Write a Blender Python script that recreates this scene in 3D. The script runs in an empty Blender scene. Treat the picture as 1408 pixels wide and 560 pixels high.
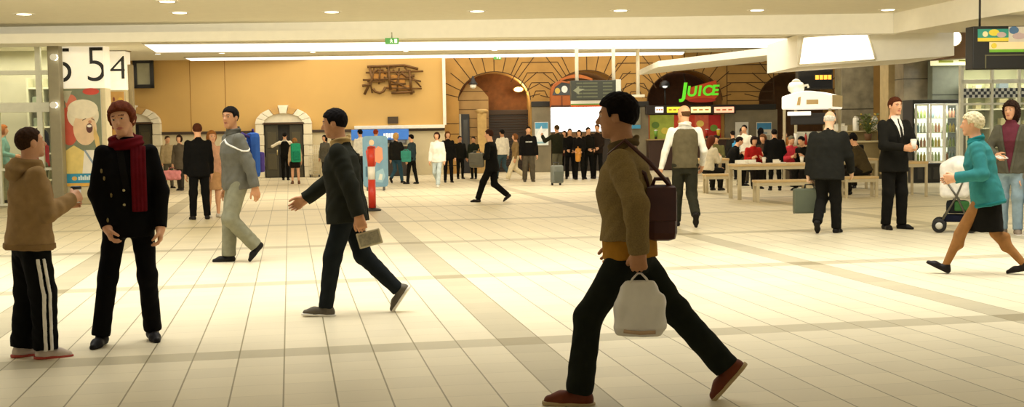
import bpy, bmesh, math, random
import numpy as np
from mathutils import Vector, Matrix
random.seed(7); np.random.seed(7)
C = bpy.context.scene.collection
R = math.radians
# ------------------------------------------------------------------ camera model (1408 x 560)
FPX, YAW, PITCH, ROLL, EYE, TILE = 1650.0, .18234, .061, -.01565, 1.546, .31
X0, Y0 = 3.761*TILE, 27.652*TILE
_f = Vector((math.sin(YAW)*math.cos(PITCH), math.cos(YAW)*math.cos(PITCH), -math.sin(PITCH)))
_r0 = Vector((math.cos(YAW), -math.sin(YAW), 0)); _u0 = _r0.cross(_f)
_r = _r0*math.cos(ROLL) + _u0*math.sin(ROLL); _u = _u0*math.cos(ROLL) - _r0*math.sin(ROLL)
EYEP = Vector((0, 0, EYE))
FWD = Vector((math.sin(YAW), math.cos(YAW), 0))
def ray(px, py): return _f + _r*((px-704)/FPX) + _u*((280-py)/FPX)
def flr(px, py, z=0.0):
    d = ray(px, py); t = (z-EYE)/d.z; return EYEP + d*t
def deep(px, py, dist):
    d = ray(px, py); return EYEP + d*(dist/d.dot(FWD))
def depth(p): return (p-EYEP).dot(FWD)
# ------------------------------------------------------------------ naming helpers
def finish(o, parent=None):
    C.objects.link(o)
    if parent is not None: o.parent = parent
    return o
def tag(o, label, cat, group=None, kind=None):
    if label: o['label'] = label
    if cat: o['category'] = cat
    if group: o['group'] = group
    if kind: o['kind'] = kind
    return o
def thing(name, label, cat, loc=(0, 0, 0), rz=0.0, group=None):
    o = bpy.data.objects.new(name, None); o.empty_display_size = .2
    o.location = loc; o.rotation_euler = (0, 0, rz); C.objects.link(o)
    return tag(o, label, cat, group)
def struct(o): o['kind'] = 'structure'; return o
# ------------------------------------------------------------------ materials
def lin(c): return tuple((x/12.92 if x <= .04045 else ((x+.055)/1.055)**2.4) for x in c)
def hexc(h): return lin(tuple(int(h[i:i+2], 16)/255 for i in (0, 2, 4)))
_mats = {}
def mat(h, rough=.6, metal=0.0, var=.06, scale=6.0, bump=0.0, bscale=200.0, emit=0.0, ecol=None, coat=0.0, spec=.5):
    key = (h, rough, metal, var, scale, bump, bscale, emit, ecol, coat, spec)
    if key in _mats: return _mats[key]
    m = bpy.data.materials.new('mat_'+h); m.use_nodes = True
    nt = m.node_tree; N = nt.nodes; L = nt.links; b = N['Principled BSDF']
    c = hexc(h)
    b.inputs['Roughness'].default_value = rough; b.inputs['Metallic'].default_value = metal
    b.inputs['Specular IOR Level'].default_value = spec
    if coat: b.inputs['Coat Weight'].default_value = coat; b.inputs['Coat Roughness'].default_value = .15
    tc = N.new('ShaderNodeTexCoord'); no = N.new('ShaderNodeTexNoise'); no.inputs['Scale'].default_value = scale; no.inputs['Detail'].default_value = 4
    L.new(tc.outputs['Object'], no.inputs['Vector'])
    rp = N.new('ShaderNodeValToRGB'); rp.color_ramp.elements[0].position = .3; rp.color_ramp.elements[1].position = .7
    rp.color_ramp.elements[0].color = tuple(max(0, x*(1-var)) for x in c)+(1,); rp.color_ramp.elements[1].color = tuple(min(1, x*(1+var)) for x in c)+(1,)
    L.new(no.outputs['Fac'], rp.inputs['Fac']); L.new(rp.outputs['Color'], b.inputs['Base Color'])
    if bump:
        n2 = N.new('ShaderNodeTexNoise'); n2.inputs['Scale'].default_value = bscale; L.new(tc.outputs['Object'], n2.inputs['Vector'])
        bp = N.new('ShaderNodeBump'); bp.inputs['Strength'].default_value = bump; bp.inputs['Distance'].default_value = .004
        L.new(n2.outputs['Fac'], bp.inputs['Height']); L.new(bp.outputs['Normal'], b.inputs['Normal'])
    if emit:
        b.inputs['Emission Color'].default_value = hexc(ecol or h)+(1,); b.inputs['Emission Strength'].default_value = emit
    _mats[key] = m; return m
def cloth(h, var=.12): return mat(h, .92, 0, var, 14, .25, 260, spec=.1)
def metal(h, rough=.35): return mat(h, rough, .85, .05)
def glass(tint='F5F3E8', refl=.12):
    key = ('glass', tint, refl)
    if key in _mats: return _mats[key]
    m = bpy.data.materials.new('mat_glass'); m.use_nodes = True; nt = m.node_tree; N = nt.nodes; L = nt.links
    for n in list(N): N.remove(n)
    o = N.new('ShaderNodeOutputMaterial'); t = N.new('ShaderNodeBsdfTransparent'); g = N.new('ShaderNodeBsdfGlossy'); mx = N.new('ShaderNodeMixShader')
    t.inputs[0].default_value = hexc(tint)+(1,); g.inputs['Roughness'].default_value = .03
    fr = N.new('ShaderNodeFresnel'); fr.inputs[0].default_value = 1.45
    L.new(fr.outputs[0], mx.inputs[0]); L.new(t.outputs[0], mx.inputs[1]); L.new(g.outputs[0], mx.inputs[2]); L.new(mx.outputs[0], o.inputs[0])
    _mats[key] = m; return m
SKIN = {'fair': 'D9A27A', 'tan': 'C08A60', 'pale': 'E2B793', 'dark': '8A5A3C'}
def skin(k): return mat(SKIN[k], .55, 0, .05, 30, .05, 400, spec=.35)
# ------------------------------------------------------------------ mesh builder
class MB:
    def __init__(s): s.v = []; s.f = []; s.m = []; s.cur = 0; s.sm = []
    def add(s, vs, fs, smooth=False):
        b = len(s.v); s.v += [tuple(x) for x in vs]; s.f += [tuple(b+i for i in q) for q in fs]; s.m += [s.cur]*len(fs); s.sm += [smooth]*len(fs); return s
    def slot(s, i): s.cur = i; return s
    def box(s, c, d, rz=0.0, rx=0.0, ry=0.0, bev=0.0):
        x, y, z = (q/2 for q in d)
        if bev <= 0:
            vs = [(-x,-y,-z),(x,-y,-z),(x,y,-z),(-x,y,-z),(-x,-y,z),(x,-y,z),(x,y,z),(-x,y,z)]
            fs = [(3,2,1,0),(4,5,6,7),(0,1,5,4),(1,2,6,5),(2,3,7,6),(3,0,4,7)]
        else:
            bm = bmesh.new(); bmesh.ops.create_cube(bm, size=1.0)
            for q in bm.verts: q.co = Vector((q.co.x*d[0], q.co.y*d[1], q.co.z*d[2]))
            bmesh.ops.bevel(bm, geom=bm.edges[:], offset=min(bev, min(d)*.45), segments=2, affect='EDGES', profile=.6)
            bm.verts.ensure_lookup_table(); vs = [q.co[:] for q in bm.verts]; fs = [tuple(q.index for q in f.verts) for f in bm.faces]; bm.free()
        M = Matrix.Translation(c) @ Matrix.Rotation(rz, 4, 'Z') @ Matrix.Rotation(ry, 4, 'Y') @ Matrix.Rotation(rx, 4, 'X')
        return s.add([M @ Vector(q) for q in vs], fs)
    def tube(s, pts, r, seg=10, cap=True):
        pts = [Vector(p) for p in pts]; n = len(pts); rs = r if isinstance(r, (list, tuple)) else [r]*n
        vs = []; fs = []; prev = None
        for i, p in enumerate(pts):
            t = (pts[min(i+1, n-1)]-pts[max(i-1, 0)]).normalized()
            if prev is None:
                a = Vector((0, 0, 1)) if abs(t.z) < .9 else Vector((1, 0, 0)); e1 = t.cross(a).normalized()
            else: e1 = (prev - t*prev.dot(t)).normalized()
            prev = e1; e2 = t.cross(e1)
            for k in range(seg):
                a = 2*math.pi*k/seg; vs.append(p+(e1*math.cos(a)+e2*math.sin(a))*rs[i])
        for i in range(n-1):
            for k in range(seg):
                k2 = (k+1) % seg; fs.append((i*seg+k, i*seg+k2, (i+1)*seg+k2, (i+1)*seg+k))
        s.add(vs, fs, True)
        if cap:
            b = len(s.v)-len(vs); s.f += [tuple(b+k for k in range(seg))[::-1], tuple(b+(n-1)*seg+k for k in range(seg))]; s.m += [s.cur]*2; s.sm += [False]*2
        return s
    def lathe(s, prof, c=(0, 0, 0), seg=24, axis='Z'):
        vs = []; fs = []; n = len(prof)
        for r, z in prof:
            for k in range(seg):
                a = 2*math.pi*k/seg; q = Vector((r*math.cos(a), r*math.sin(a), z))
                if axis == 'Y': q = Vector((q.x, -q.z, q.y))
                if axis == 'X': q = Vector((q.z, q.x, q.y))
                vs.append(q+Vector(c))
        for i in range(n-1):
            for k in range(seg):
                k2 = (k+1) % seg; fs.append((i*seg+k, i*seg+k2, (i+1)*seg+k2, (i+1)*seg+k))
        s.add(vs, fs, True); b = len(s.v)-len(vs)
        s.f += [tuple(b+k for k in range(seg))[::-1], tuple(b+(n-1)*seg+k for k in range(seg))]; s.m += [s.cur]*2; s.sm += [False]*2
        return s
    def prism(s, poly, y0, y1):
        """outline in (x, z), thickness along y from y0 (front) to y1 (back)"""
        n = len(poly); vs = [(x, y0, z) for x, z in poly]+[(x, y1, z) for x, z in poly]
        fs = [tuple(range(n)), tuple(range(2*n-1, n-1, -1))]+[(i, i+n, (i+1) % n+n, (i+1) % n) for i in range(n)]
        return s.add(vs, fs)
    def hprism(s, poly, z0, z1):
        n = len(poly); vs = [(x, y, z0) for x, y in poly]+[(x, y, z1) for x, y in poly]
        fs = [tuple(range(n))[::-1], tuple(range(n, 2*n))]+[(i, (i+1) % n, (i+1) % n+n, i+n) for i in range(n)]
        return s.add(vs, fs)
    def build(s, name, m, parent=None, loc=None, rz=0.0, bevel=0.0):
        me = bpy.data.meshes.new(name); me.from_pydata([tuple(v) for v in s.v], [], s.f)
        ms = m if isinstance(m, (list, tuple)) else [m]
        for q in ms: me.materials.append(q)
        me.polygons.foreach_set('material_index', s.m); me.polygons.foreach_set('use_smooth', s.sm)
        bm = bmesh.new(); bm.from_mesh(me); bmesh.ops.recalc_face_normals(bm, faces=bm.faces[:]); bm.to_mesh(me); bm.free()
        o = finish(bpy.data.objects.new(name, me), parent)
        if loc is not None: o.location = loc; o.rotation_euler = (0, 0, rz)
        if bevel:
            b = o.modifiers.new('b', 'BEVEL'); b.width = bevel; b.segments = 2; b.limit_method = 'ANGLE'; b.angle_limit = R(50)
        return o
def disc(cx, cz, rx, rz, n=28, a0=0, a1=2*math.pi):
    return [(cx+rx*math.cos(a0+(a1-a0)*i/n), cz+rz*math.sin(a0+(a1-a0)*i/n)) for i in range(n+(0 if abs(a1-a0-2*math.pi) < 1e-6 else 1))]
def text_obj(name, s, h, m, parent, loc, depth_=.004, clip=None, shear=0.0, align='CENTER', wide=1.0, heavy=0.0):
    """lettering standing upright in the x-z plane, facing -y"""
    cu = bpy.data.curves.new(name, 'FONT'); cu.body = s; cu.size = 1.0; cu.extrude = depth_/h; cu.align_x = align; cu.shear = shear; cu.offset = heavy
    t = bpy.data.objects.new('tmp', cu); C.objects.link(t); dg = bpy.context.evaluated_depsgraph_get()
    me = bpy.data.meshes.new_from_object(t.evaluated_get(dg)); bpy.data.objects.remove(t); bpy.data.curves.remove(cu)
    me.transform(Matrix.Rotation(R(90), 4, 'X') @ Matrix.Diagonal((h*wide/.7, h/.7, h, 1)))
    if clip is not None:
        bm = bmesh.new(); bm.from_mesh(me)
        for px, nx in clip:
            bmesh.ops.bisect_plane(bm, geom=bm.verts[:]+bm.edges[:]+bm.faces[:], plane_co=(px-loc[0], 0, 0), plane_no=(nx, 0, 0), clear_outer=True)
        bm.to_mesh(me); bm.free()
    me.materials.clear(); me.materials.append(m); me.name = name
    o = finish(bpy.data.objects.new(name, me), parent); o.location = loc
    return o
# ------------------------------------------------------------------ implicit surfaces -> mesh
def _ip(p, a, b, r1, r2):
    a = np.asarray(a, np.float32); ab = np.asarray(b, np.float32)-a; l2 = float(ab@ab)+1e-9
    pa = p-a; t = np.clip((pa@ab)/l2, 0, 1)
    return np.sqrt(((pa-t[:, None]*ab)**2).sum(1)) - (r1+(r2-r1)*t)
def _el(p, c, r, M=None):
    q = p-np.asarray(c, np.float32)
    if M is not None: q = q@M
    r = np.asarray(r, np.float32); q = q/r; k0 = np.sqrt((q*q).sum(1)); k1 = np.sqrt(((q/r)**2).sum(1))+1e-9
    return k0*(k0-1)/k1
def _sm(a, b, k):
    h = np.maximum(k-np.abs(a-b), 0)/k
    return np.minimum(a, b)-h*h*k*.25
def _loft(p, prof):
    """elliptic sections along z: prof rows (z, half width, half depth, y shift)"""
    pr = np.array(prof, np.float32); z = p[:, 2]
    a = np.interp(z, pr[:, 0], pr[:, 1]); b = np.interp(z, pr[:, 0], pr[:, 2]); s = np.interp(z, pr[:, 0], pr[:, 3])
    y = p[:, 1]-s; k = np.sqrt((p[:, 0]/a)**2+(y/b)**2)+1e-9
    g = np.sqrt((p[:, 0]/(a*a))**2+(y/(b*b))**2)+1e-9
    d = k*(k-1)/g
    d = np.where(k < .3, -np.minimum(a, b)*.8, d)
    return np.maximum(d, np.maximum(pr[0, 0]-z, z-pr[-1, 0]))
def sdf_mesh(fn, lo, hi, h):
    B = 5; lo = np.asarray(lo, np.float64)-2*h; hi = np.asarray(hi, np.float64)+2*h
    nb = np.ceil((hi-lo)/(h*B)).astype(int)+1; n = nb*B
    bi = np.stack(np.meshgrid(*[np.arange(k) for k in nb], indexing='ij'), -1).reshape(-1, 3)
    cen = (lo+(bi*B+(B-1)/2)*h).astype(np.float32); dc = fn(cen)
    V = np.repeat(np.repeat(np.repeat(dc.reshape(nb), B, 0), B, 1), B, 2).astype(np.float32)
    act = bi[np.abs(dc) < B*h*1.25]
    if len(act) == 0: return None
    off = np.stack(np.meshgrid(*[np.arange(B)]*3, indexing='ij'), -1).reshape(-1, 3)
    gi = (act[:, None, :]*B+off[None]).reshape(-1, 3)
    V[gi[:, 0], gi[:, 1], gi[:, 2]] = fn((lo+gi*h).astype(np.float32))
    I = V < 0
    c = I[:-1, :-1, :-1].astype(np.int8)
    cnt = sum(I[i:n[0]-1+i, j:n[1]-1+j, k:n[2]-1+k].astype(np.int8) for i in (0, 1) for j in (0, 1) for k in (0, 1))
    cells = np.argwhere((cnt > 0) & (cnt < 8))
    if len(cells) == 0: return None
    vid = -np.ones(tuple(n-1), np.int64); vid[cells[:, 0], cells[:, 1], cells[:, 2]] = np.arange(len(cells))
    cs = [(i, j, k) for i in (0, 1) for j in (0, 1) for k in (0, 1)]
    vals = np.stack([V[cells[:, 0]+i, cells[:, 1]+j, cells[:, 2]+k] for i, j, k in cs], 1)
    acc = np.zeros((len(cells), 3)); num = np.zeros(len(cells))
    for x in range(8):
        for y in range(x+1, 8):
            if sum(abs(cs[x][q]-cs[y][q]) for q in range(3)) != 1: continue
            va, vb = vals[:, x], vals[:, y]; s = (va < 0) != (vb < 0)
            t = np.where(s, va/np.where(s, va-vb, 1), 0)
            pos = np.array(cs[x])[None]+t[:, None]*(np.array(cs[y])-np.array(cs[x]))[None]
            acc += pos*s[:, None]; num += s
    P = lo+(cells+acc/num[:, None])*h
    Q = []
    for ax in range(3):
        u, w = [(1, 2), (2, 0), (0, 1)][ax]
        sl0 = [slice(None)]*3; sl1 = [slice(None)]*3; sl0[ax] = slice(0, -1); sl1[ax] = slice(1, None)
        d = I[tuple(sl0)] != I[tuple(sl1)]
        e = np.argwhere(d); e = e[(e[:, u] > 0) & (e[:, w] > 0) & (e[:, u] < n[u]-1) & (e[:, w] < n[w]-1)]
        if len(e) == 0: continue
        def at(du, dw):
            q = e.copy(); q[:, u] -= du; q[:, w] -= dw; return vid[q[:, 0], q[:, 1], q[:, 2]]
        q = np.stack([at(0, 0), at(1, 0), at(1, 1), at(0, 1)], 1)
        flip = ~I[e[:, 0], e[:, 1], e[:, 2]]
        q[flip] = q[flip][:, ::-1]; Q.append(q)
    return P, np.concatenate(Q)
def np_obj(name, PQ, mats, parent, midx=None, loc=None):
    P, Q = PQ
    me = bpy.data.meshes.new(name); me.vertices.add(len(P)); me.vertices.foreach_set('co', P.astype(np.float32).ravel())
    me.loops.add(len(Q)*4); me.loops.foreach_set('vertex_index', Q.astype(np.int32).ravel())
    me.polygons.add(len(Q)); me.polygons.foreach_set('loop_start', np.arange(0, len(Q)*4, 4, dtype=np.int32)); me.polygons.foreach_set('loop_total', np.full(len(Q), 4, np.int32))
    for m in (mats if isinstance(mats, (list, tuple)) else [mats]): me.materials.append(m)
    me.polygons.foreach_set('use_smooth', np.ones(len(Q), bool))
    if midx is not None: me.polygons.foreach_set('material_index', midx.astype(np.int32))
    me.update(calc_edges=True); me.validate()
    o = finish(bpy.data.objects.new(name, me), parent)
    if loc is not None: o.location = loc
    return o
# ------------------------------------------------------------------ the human figure
def V3(*a): return np.array(a, np.float64)
def nrm(v): return v/(np.linalg.norm(v)+1e-12)
def rot(ax, deg):
    return np.array(Matrix.Rotation(R(deg), 3, ax))
def ik(a, t, l1, l2, pole):
    d = t-a; L = np.linalg.norm(d); Lm = (l1+l2)*.999
    if L > Lm: t = a+d/L*Lm; d = t-a; L = Lm
    u = d/L; x = (l1*l1-l2*l2+L*L)/(2*L); h = math.sqrt(max(l1*l1-x*x, 0))
    p = pole-u*(pole@u); p = nrm(p)
    return a+u*x+p*h, t
class Fig:
    def __init__(s, pose, female=False, wide=1.0):
        s.fem = female; s.w = wide
        g = pose.get
        s.shw = (.098 if female else .110)*wide
        feet = {-1: g('lf', (-.055, 0)), 1: g('rf', (.055, 0))}
        s.foot = {}
        for k, f in feet.items():
            x, y = f[0], f[1]; pit = f[2] if len(f) > 2 else 0; toe = f[3] if len(f) > 3 else 8; lift = f[4] if len(f) > 4 else 0
            z = .042*math.cos(R(pit))+(.104*math.sin(R(pit)) if pit > 0 else .036*math.sin(R(-pit)))+lift
            M = rot('Z', -k*toe)@rot('X', -pit)
            s.foot[k] = (V3(x, y, z), M)
        hx = g('hipx', .5*(feet[-1][0]+feet[1][0])); hy = g('hipy', .5*(feet[-1][1]+feet[1][1]))
        L1, L2 = .245, .237
        if 'hip' in pose: hz = pose['hip']
        else:
            hz = 9
            for k in (-1, 1):
                a = s.foot[k][0]; dd = (a[0]-(hx+k*.05))**2+(a[1]-hy)**2
                hz = min(hz, a[2]+math.sqrt(max((.998*(L1+L2))**2-dd, .01)))
        s.hip = V3(hx, hy, hz); s.knee = {}; s.hipj = {}; s.ank = {}
        s.PR = rot('Z', g('pelvis', 0))
        for k in (-1, 1):
            s.hipj[k] = s.hip+s.PR@V3(k*.05, 0, 0)
            kp = V3(k*g('kneeout', .05), 1, .15)
            s.knee[k], s.ank[k] = ik(s.hipj[k], s.foot[k][0], L1, L2, kp)
        s.T = rot('Z', g('twist', 0))@rot('Y', g('side', 0))@rot('X', -g('lean', 0))
        s.sh = {}; s.el = {}; s.wr = {}; s.hand = {}
        for k, key in ((-1, 'lh'), (1, 'rh')):
            s.sh[k] = s.hip+s.T@V3(k*s.shw, 0, .276)
            h = g(key)
            tgt = s.sh[k]+s.T@V3(k*.035, .03, -.318) if h is None else V3(*h[:3])
            pole = s.T@V3(*(g('lpole' if k < 0 else 'rpole', (k*.35, -1, -.2))))
            s.el[k], s.wr[k] = ik(s.sh[k], tgt, .172, .150, pole)
            d = nrm(s.wr[k]-s.el[k]); inw = s.T@V3(-k, .1, -.05)
            if g('ln' if k < 0 else 'rn') is not None: inw = s.T@V3(*g('ln' if k < 0 else 'rn'))
            n = nrm(inw-d*(inw@d)); sd = np.cross(d, n)*k
            s.hand[k] = (d, n, sd)
        s.curl = {-1: g('lcurl', .45), 1: g('rcurl', .45)}
        s.neck = s.hip+s.T@V3(0, 0, .318)
        s.HR = rot('Z', g('twist', 0)+g('hyaw', 0))@rot('Y', g('hroll', 0))@rot('X', -g('hpitch', 0))
        s.head = s.neck+s.T@V3(0, .004, .03)+V3(0, .006, 0)@rot('Z', 0)+s.HR@V3(0, .006, .064)
        s.top = s.head[2]+.066
    def head_sdf(s, p, fine):
        q = ((p-s.head)@s.HR).astype(np.float32)
        d = _sm(_el(q, (0, -.004, .013), (.0425, .054, .052)), _el(q, (0, .011, -.022), (.034, .041, .045)), .02)
        if fine:
            ax = q.copy(); ax[:, 0] = np.abs(ax[:, 0])
            d = _sm(d, _ip(q, (-.009, .036, -.056), (.009, .036, -.056), .012, .012), .012)
            d = _sm(d, _ip(ax, (.004, .0475, .0125), (.021, .041, .0125), .0075, .006), .008)
            e = _el(ax, (.0175, .056, .003), (.010, .010, .0065)); d = -_sm(-d, e, .008)
            d = np.minimum(d, np.sqrt(((ax-np.float32([.0172, .0415, .002]))**2).sum(1))-.0085)
            d = _sm(d, _ip(q, (0, .050, .004), (0, .0615, -.016), .0040, .0075), .006)
            d = _sm(d, _ip(ax, (0, .055, -.018), (.007, .051, -.019), .005, .0045), .004)
            d = _sm(d, _el(q, (0, .0475, -.0335), (.014, .006, .0035)), .003); d = _sm(d, _el(q, (0, .0465, -.0405), (.012, .006, .004)), .003)
            d = _sm(d, _el(ax, (.0445, -.004, -.004), (.0055, .013, .019)), .006)
        else:
            d = _sm(d, _ip(q, (0, .050, .002), (0, .060, -.015), .004, .008), .006)
            ax = q.copy(); ax[:, 0] = np.abs(ax[:, 0]); d = _sm(d, _el(ax, (.0445, -.004, -.004), (.0055, .013, .019)), .006)
        return d
    def hand_sdf(s, p, k):
        d0, n, sd = s.hand[k]; w = s.wr[k]; c = s.curl[k]; r = None
        offs = (.0185, .0062, -.0062, -.018); lens = (.042, .047, .043, .034)
        for o, l in zip(offs, lens):
            base = w+d0*(.054-abs(o)*.2)+sd*o
            mc = _ip(p, w+d0*.004+sd*o*.55, base, .0098, .0085)
            r = mc if r is None else _sm(r, mc, .012)
        r = _sm(r, _ip(p, w-d0*.03, w+d0*.01, .0165, .0155), .02)
        fing = None
        for i, (o, l) in enumerate(zip(offs, lens)):
            b = w+d0*(.054-abs(o)*.2)+sd*o; ang = (c+.06*i)*38
            rr = .0063 if i < 3 else .0055
            for j, fr in enumerate((.45, .32, .26)):
                a = R(ang*(j+1)*(.8 if j == 0 else 1)); dv = d0*math.cos(a)+n*math.sin(a)+sd*(o*1.4)
                e = b+nrm(dv)*l*fr; seg = _ip(p, b, e, rr*(1-.1*j), rr*(1-.1*(j+1))); b = e
                fing = seg if fing is None else np.minimum(fing, seg)
        r = _sm(r, fing, .004)
        t0 = w+d0*.012+sd*.012+n*.004; t1 = w+d0*.036+sd*.030+n*.010; t2 = t1+nrm(d0*.9+sd*.25+n*(.2+c*.6))*.02; t3 = t2+nrm(d0+n*(.2+c*.9))*.017
        th = np.minimum(np.minimum(_ip(p, t0, t1, .0100, .0078), _ip(p, t1, t2, .0074, .0066)), _ip(p, t2, t3, .0066, .0054))
        return _sm(r, th, .008)
    def body(s, fine=True, cl=False, ca=False):
        tl = .006 if cl else 0; ta = .004 if ca else 0
        def fn(p):
            q = ((p-s.hip)@s.T).astype(np.float32)
            d = _loft(q, [(-.07, .062, .05, 0), (0, .082, .06, 0), (.09, .07, .05, 0), (.2, .082, .058, 0), (.27, .08, .05, 0), (.3, .05, .04, 0), (.325, .03, .03, 0)])
            for k in (-1, 1):
                lg = np.minimum(_ip(p, s.hipj[k], s.knee[k], .044-tl, .032-tl), _ip(p, s.knee[k], s.ank[k], .032-tl, .0185))
                cv = s.knee[k]*.7+s.ank[k]*.3; lg = lg if cl else _sm(lg, _ip(p, cv-V3(0, .008, -.03), cv-V3(0, .008, .03), .027, .024), .02)
                f, M = s.foot[k]; fq = ((p-f)@M).astype(np.float32)
                lg = _sm(lg, np.maximum(_ip(fq, (0, -.012, -.024), (0, .085, -.031), .018, .011), -.041-fq[:, 2]), .015)
                d = _sm(d, lg, .03)
                am = np.minimum(_ip(p, s.sh[k], s.el[k], .027-ta, .021-ta), _ip(p, s.el[k], s.wr[k], .021-ta, .0155))
                d = _sm(d, am, .025); d = _sm(d, s.hand_sdf(p, k), .006)
            nk = _ip(p, s.neck-s.T@V3(0, 0, .03), s.head+s.HR@V3(0, -.012, -.028), .034, .030)
            d = _sm(d, nk, .03)
            return _sm(d, s.head_sdf(p, fine), .014)
        return fn
    def wr_noise(s, p, amp):
        x, y, z = p[:, 0], p[:, 1], p[:, 2]
        return amp*.8*(np.sin(z*48+x*34+2.5*np.sin(y*26+z*11))*np.sin(x*38-z*20+1.3+2*np.sin(y*31))+.45*np.sin(z*88+y*70+3*np.sin(x*41+z*17)))
    def top_sdf(s, hem=-.03, loose=0.0, flare=0.0, sleeve=1.0, wrinkle=.0018, waist=None):
        f = s.fem; W = s.w; lo = loose
        wa = waist if waist is not None else (.078 if f else .090)
        prof = [(hem, .096*W+lo+flare, .074+lo+flare, 0), (max(hem+.01, -.0), (.097 if f else .096)*W+lo+flare*.5, .074+lo+flare*.4, 0)] if hem < -.012 else [(hem, (.095)*W+lo+flare, .073+lo, 0)]
        prof += [(.095, wa*W+lo, .064+lo, 0), (.185, (.092 if f else .1)*W+lo, (.076 if f else .072)+lo, .006), (.25, (.092 if f else .102)*W+lo*.7, .064+lo*.6, 0), (.284, (.078 if f else .088)*W, .054, -.002), (.300, (.056 if f else .062)*W, .047, 0), (.316, .042, .041, 0), (.338, .035, .038, .004)]
        def fn(p):
            q = ((p-s.hip)@s.T).astype(np.float32); d = _loft(q, prof)
            for k in (-1, 1):
                if sleeve <= 0:
                    continue
                r = lo*.5
                am = _ip(p, s.sh[k]-s.T@V3(k*.006, 0, .004), s.el[k], .0325+r*.8, .0295+r)
                if sleeve >= 1: am = _sm(am, _ip(p, s.el[k], s.wr[k]+(s.wr[k]-s.el[k])*.04, .030+r, .0225+r), .012)
                cutp = (p-(s.wr[k]+(s.wr[k]-s.el[k])*.02))@nrm(s.wr[k]-s.el[k])
                if sleeve >= 1:
                    near = np.linalg.norm(p-s.wr[k], axis=1) < .06
                    am = np.where(near, np.maximum(am, cutp), am)
                d = _sm(d, am, .03)
            return d+s.wr_noise(p, wrinkle)
        return fn
    def q(s, p): return ((p-s.hip)@s.T).astype(np.float32)
    def legs_sdf(s, loose=0.0, hem=.0, top=.05, wrinkle=.0018, flare=0.0, length=1.0):
        def fn(p):
            q = ((p-s.hip)@s.PR).astype(np.float32)
            d = _loft(q, [(-.075, .06, .058, 0), (-.02, .093*s.w+loose*.5, .072+loose*.5, 0), (0, .094*s.w+loose*.5, .072+loose*.5, 0), (max(top, .03), .088*s.w, .067, 0)])
            for k in (-1, 1):
                e = s.ank[k]+(s.knee[k]-s.ank[k])*(.03+hem); kn = s.knee[k]
                lg = _sm(_ip(p, s.hipj[k]-V3(0, 0, .01), kn, .050+loose, .0385+loose), _ip(p, kn, e, .0385+loose, .031+loose+flare), .02)
                ax = nrm(e-kn); lg = np.maximum(lg, (p-e)@ax-.012)
                d = _sm(d, lg, .022)
            return d+s.wr_noise(p, wrinkle)
        return fn
    def skirt_sdf(s, length=.22, flare=.02, wrinkle=.0015):
        def fn(p):
            q = p-s.hip; q = q.astype(np.float32)
            d = _loft(q, [(-length, .098+flare, .085+flare, 0), (-.05, .1, .082, 0), (.03, .09, .07, 0)])
            return d+s.wr_noise(p, wrinkle)
        return fn
    def shoe_sdf(s, k, style='shoe'):
        f, M = s.foot[k]; b = {'boot': .004, 'sneaker': .003}.get(style, 0)
        def fn(p):
            q = ((p-f)@M).astype(np.float32)
            d = _sm(_ip(q, (0, -.018, -.026), (0, .055, -.029), .0235+b, .0215+b), _ip(q, (0, .055, -.029), (.002*k, .092, -.034), .0225+b, .0145+b), .015)
            hi = .012 if style in ('boot', 'sneaker') else -.006
            if style != 'heel': d = _sm(d, _ip(q, (0, -.006, hi), (0, -.006, -.02), .0235+b, .025+b), .014)
            return np.maximum(d, -.042-q[:, 2])
        def sole(p):
            q = ((p-f)@M).astype(np.float32)
            d = np.minimum(_ip(q*np.float32([1, 1, .3]), (0, -.02, -.011), (0, .055, -.011), .027+b, .026+b), _ip(q*np.float32([1, 1, .3]), (0, .055, -.011), (.002*k, .094, -.011), .026+b, .018+b))
            return np.maximum(np.maximum(d, q[:, 2]+.034), -.046-q[:, 2])
        return fn, sole
    def hair_sdf(s, style):
        def fn(p):
            q = ((p-s.head)@s.HR).astype(np.float32); x, y, z = q[:, 0], q[:, 1], q[:, 2]; ax = np.abs(x)
            nz = .0016*(np.sin(x*260+3*np.sin(z*120))*np.sin(y*230+z*90))
            if style == 'tousled': nz = .0032*(np.sin(x*150+2*np.sin(z*60))*np.sin(y*140+z*120+1))
            if style in ('curly', 'wool'): nz = .0042*(np.sin(x*190)*np.sin(y*180+1)*np.sin(z*200))
            t = {'short': .0065, 'crop': .0035, 'bald': .003, 'bob': .010, 'long': .010, 'curly': .015, 'wool': .010, 'tuft': .009, 'tousled': .0125, 'thick': .0105}[style]
            d = _el(q, (0, -.006, .014), (.0435+t, .0555+t, .052+t))+nz
            if style in ('bob', 'long', 'curly'):
                d = _sm(d, _el(q, (0, -.014, -.012), (.054+t*.3, .052+t*.3, .06)), .02)
                if style == 'long': d = _sm(d, np.maximum(_ip(q, (0, -.04, -.02), (0, -.058, -.13), .046, .036), y-.0), .03)
                if style == 'curly': d = _sm(d, _ip(q, (0, -.03, -.05), (0, -.033, -.065), .054, .046), .03)+nz
                E = np.maximum(np.maximum(.020-y, z-(.033)-.25*(y-.05)), ax-(.046)); d = -_sm(-d, E, .008)
                d = np.maximum(d, y-.056-t*.3)
            elif style == 'bald':
                d = np.maximum(d, z-.018); d = np.maximum(d, y-.004); d = np.maximum(d, (-.035+.4*y)-z)
            else:
                zl = {'crop': .036, 'tuft': .03, 'tousled': .034}.get(style, .035)
                E = np.maximum(.020-y+.25*np.maximum(z-.0, 0), z-zl-.35*(y-.05)); d = -_sm(-d, E, .007)
                cut = (-.010+.42*y)-z if style != 'tousled' else (-.026+.5*y)-z
                e2 = np.maximum(np.abs(y-.0)-.012, np.maximum(-.03-z, z-.006)); d = np.maximum(d, cut) if style == 'tousled' else -_sm(-np.maximum(d, cut), e2, .004)
            return d
        return fn
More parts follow.
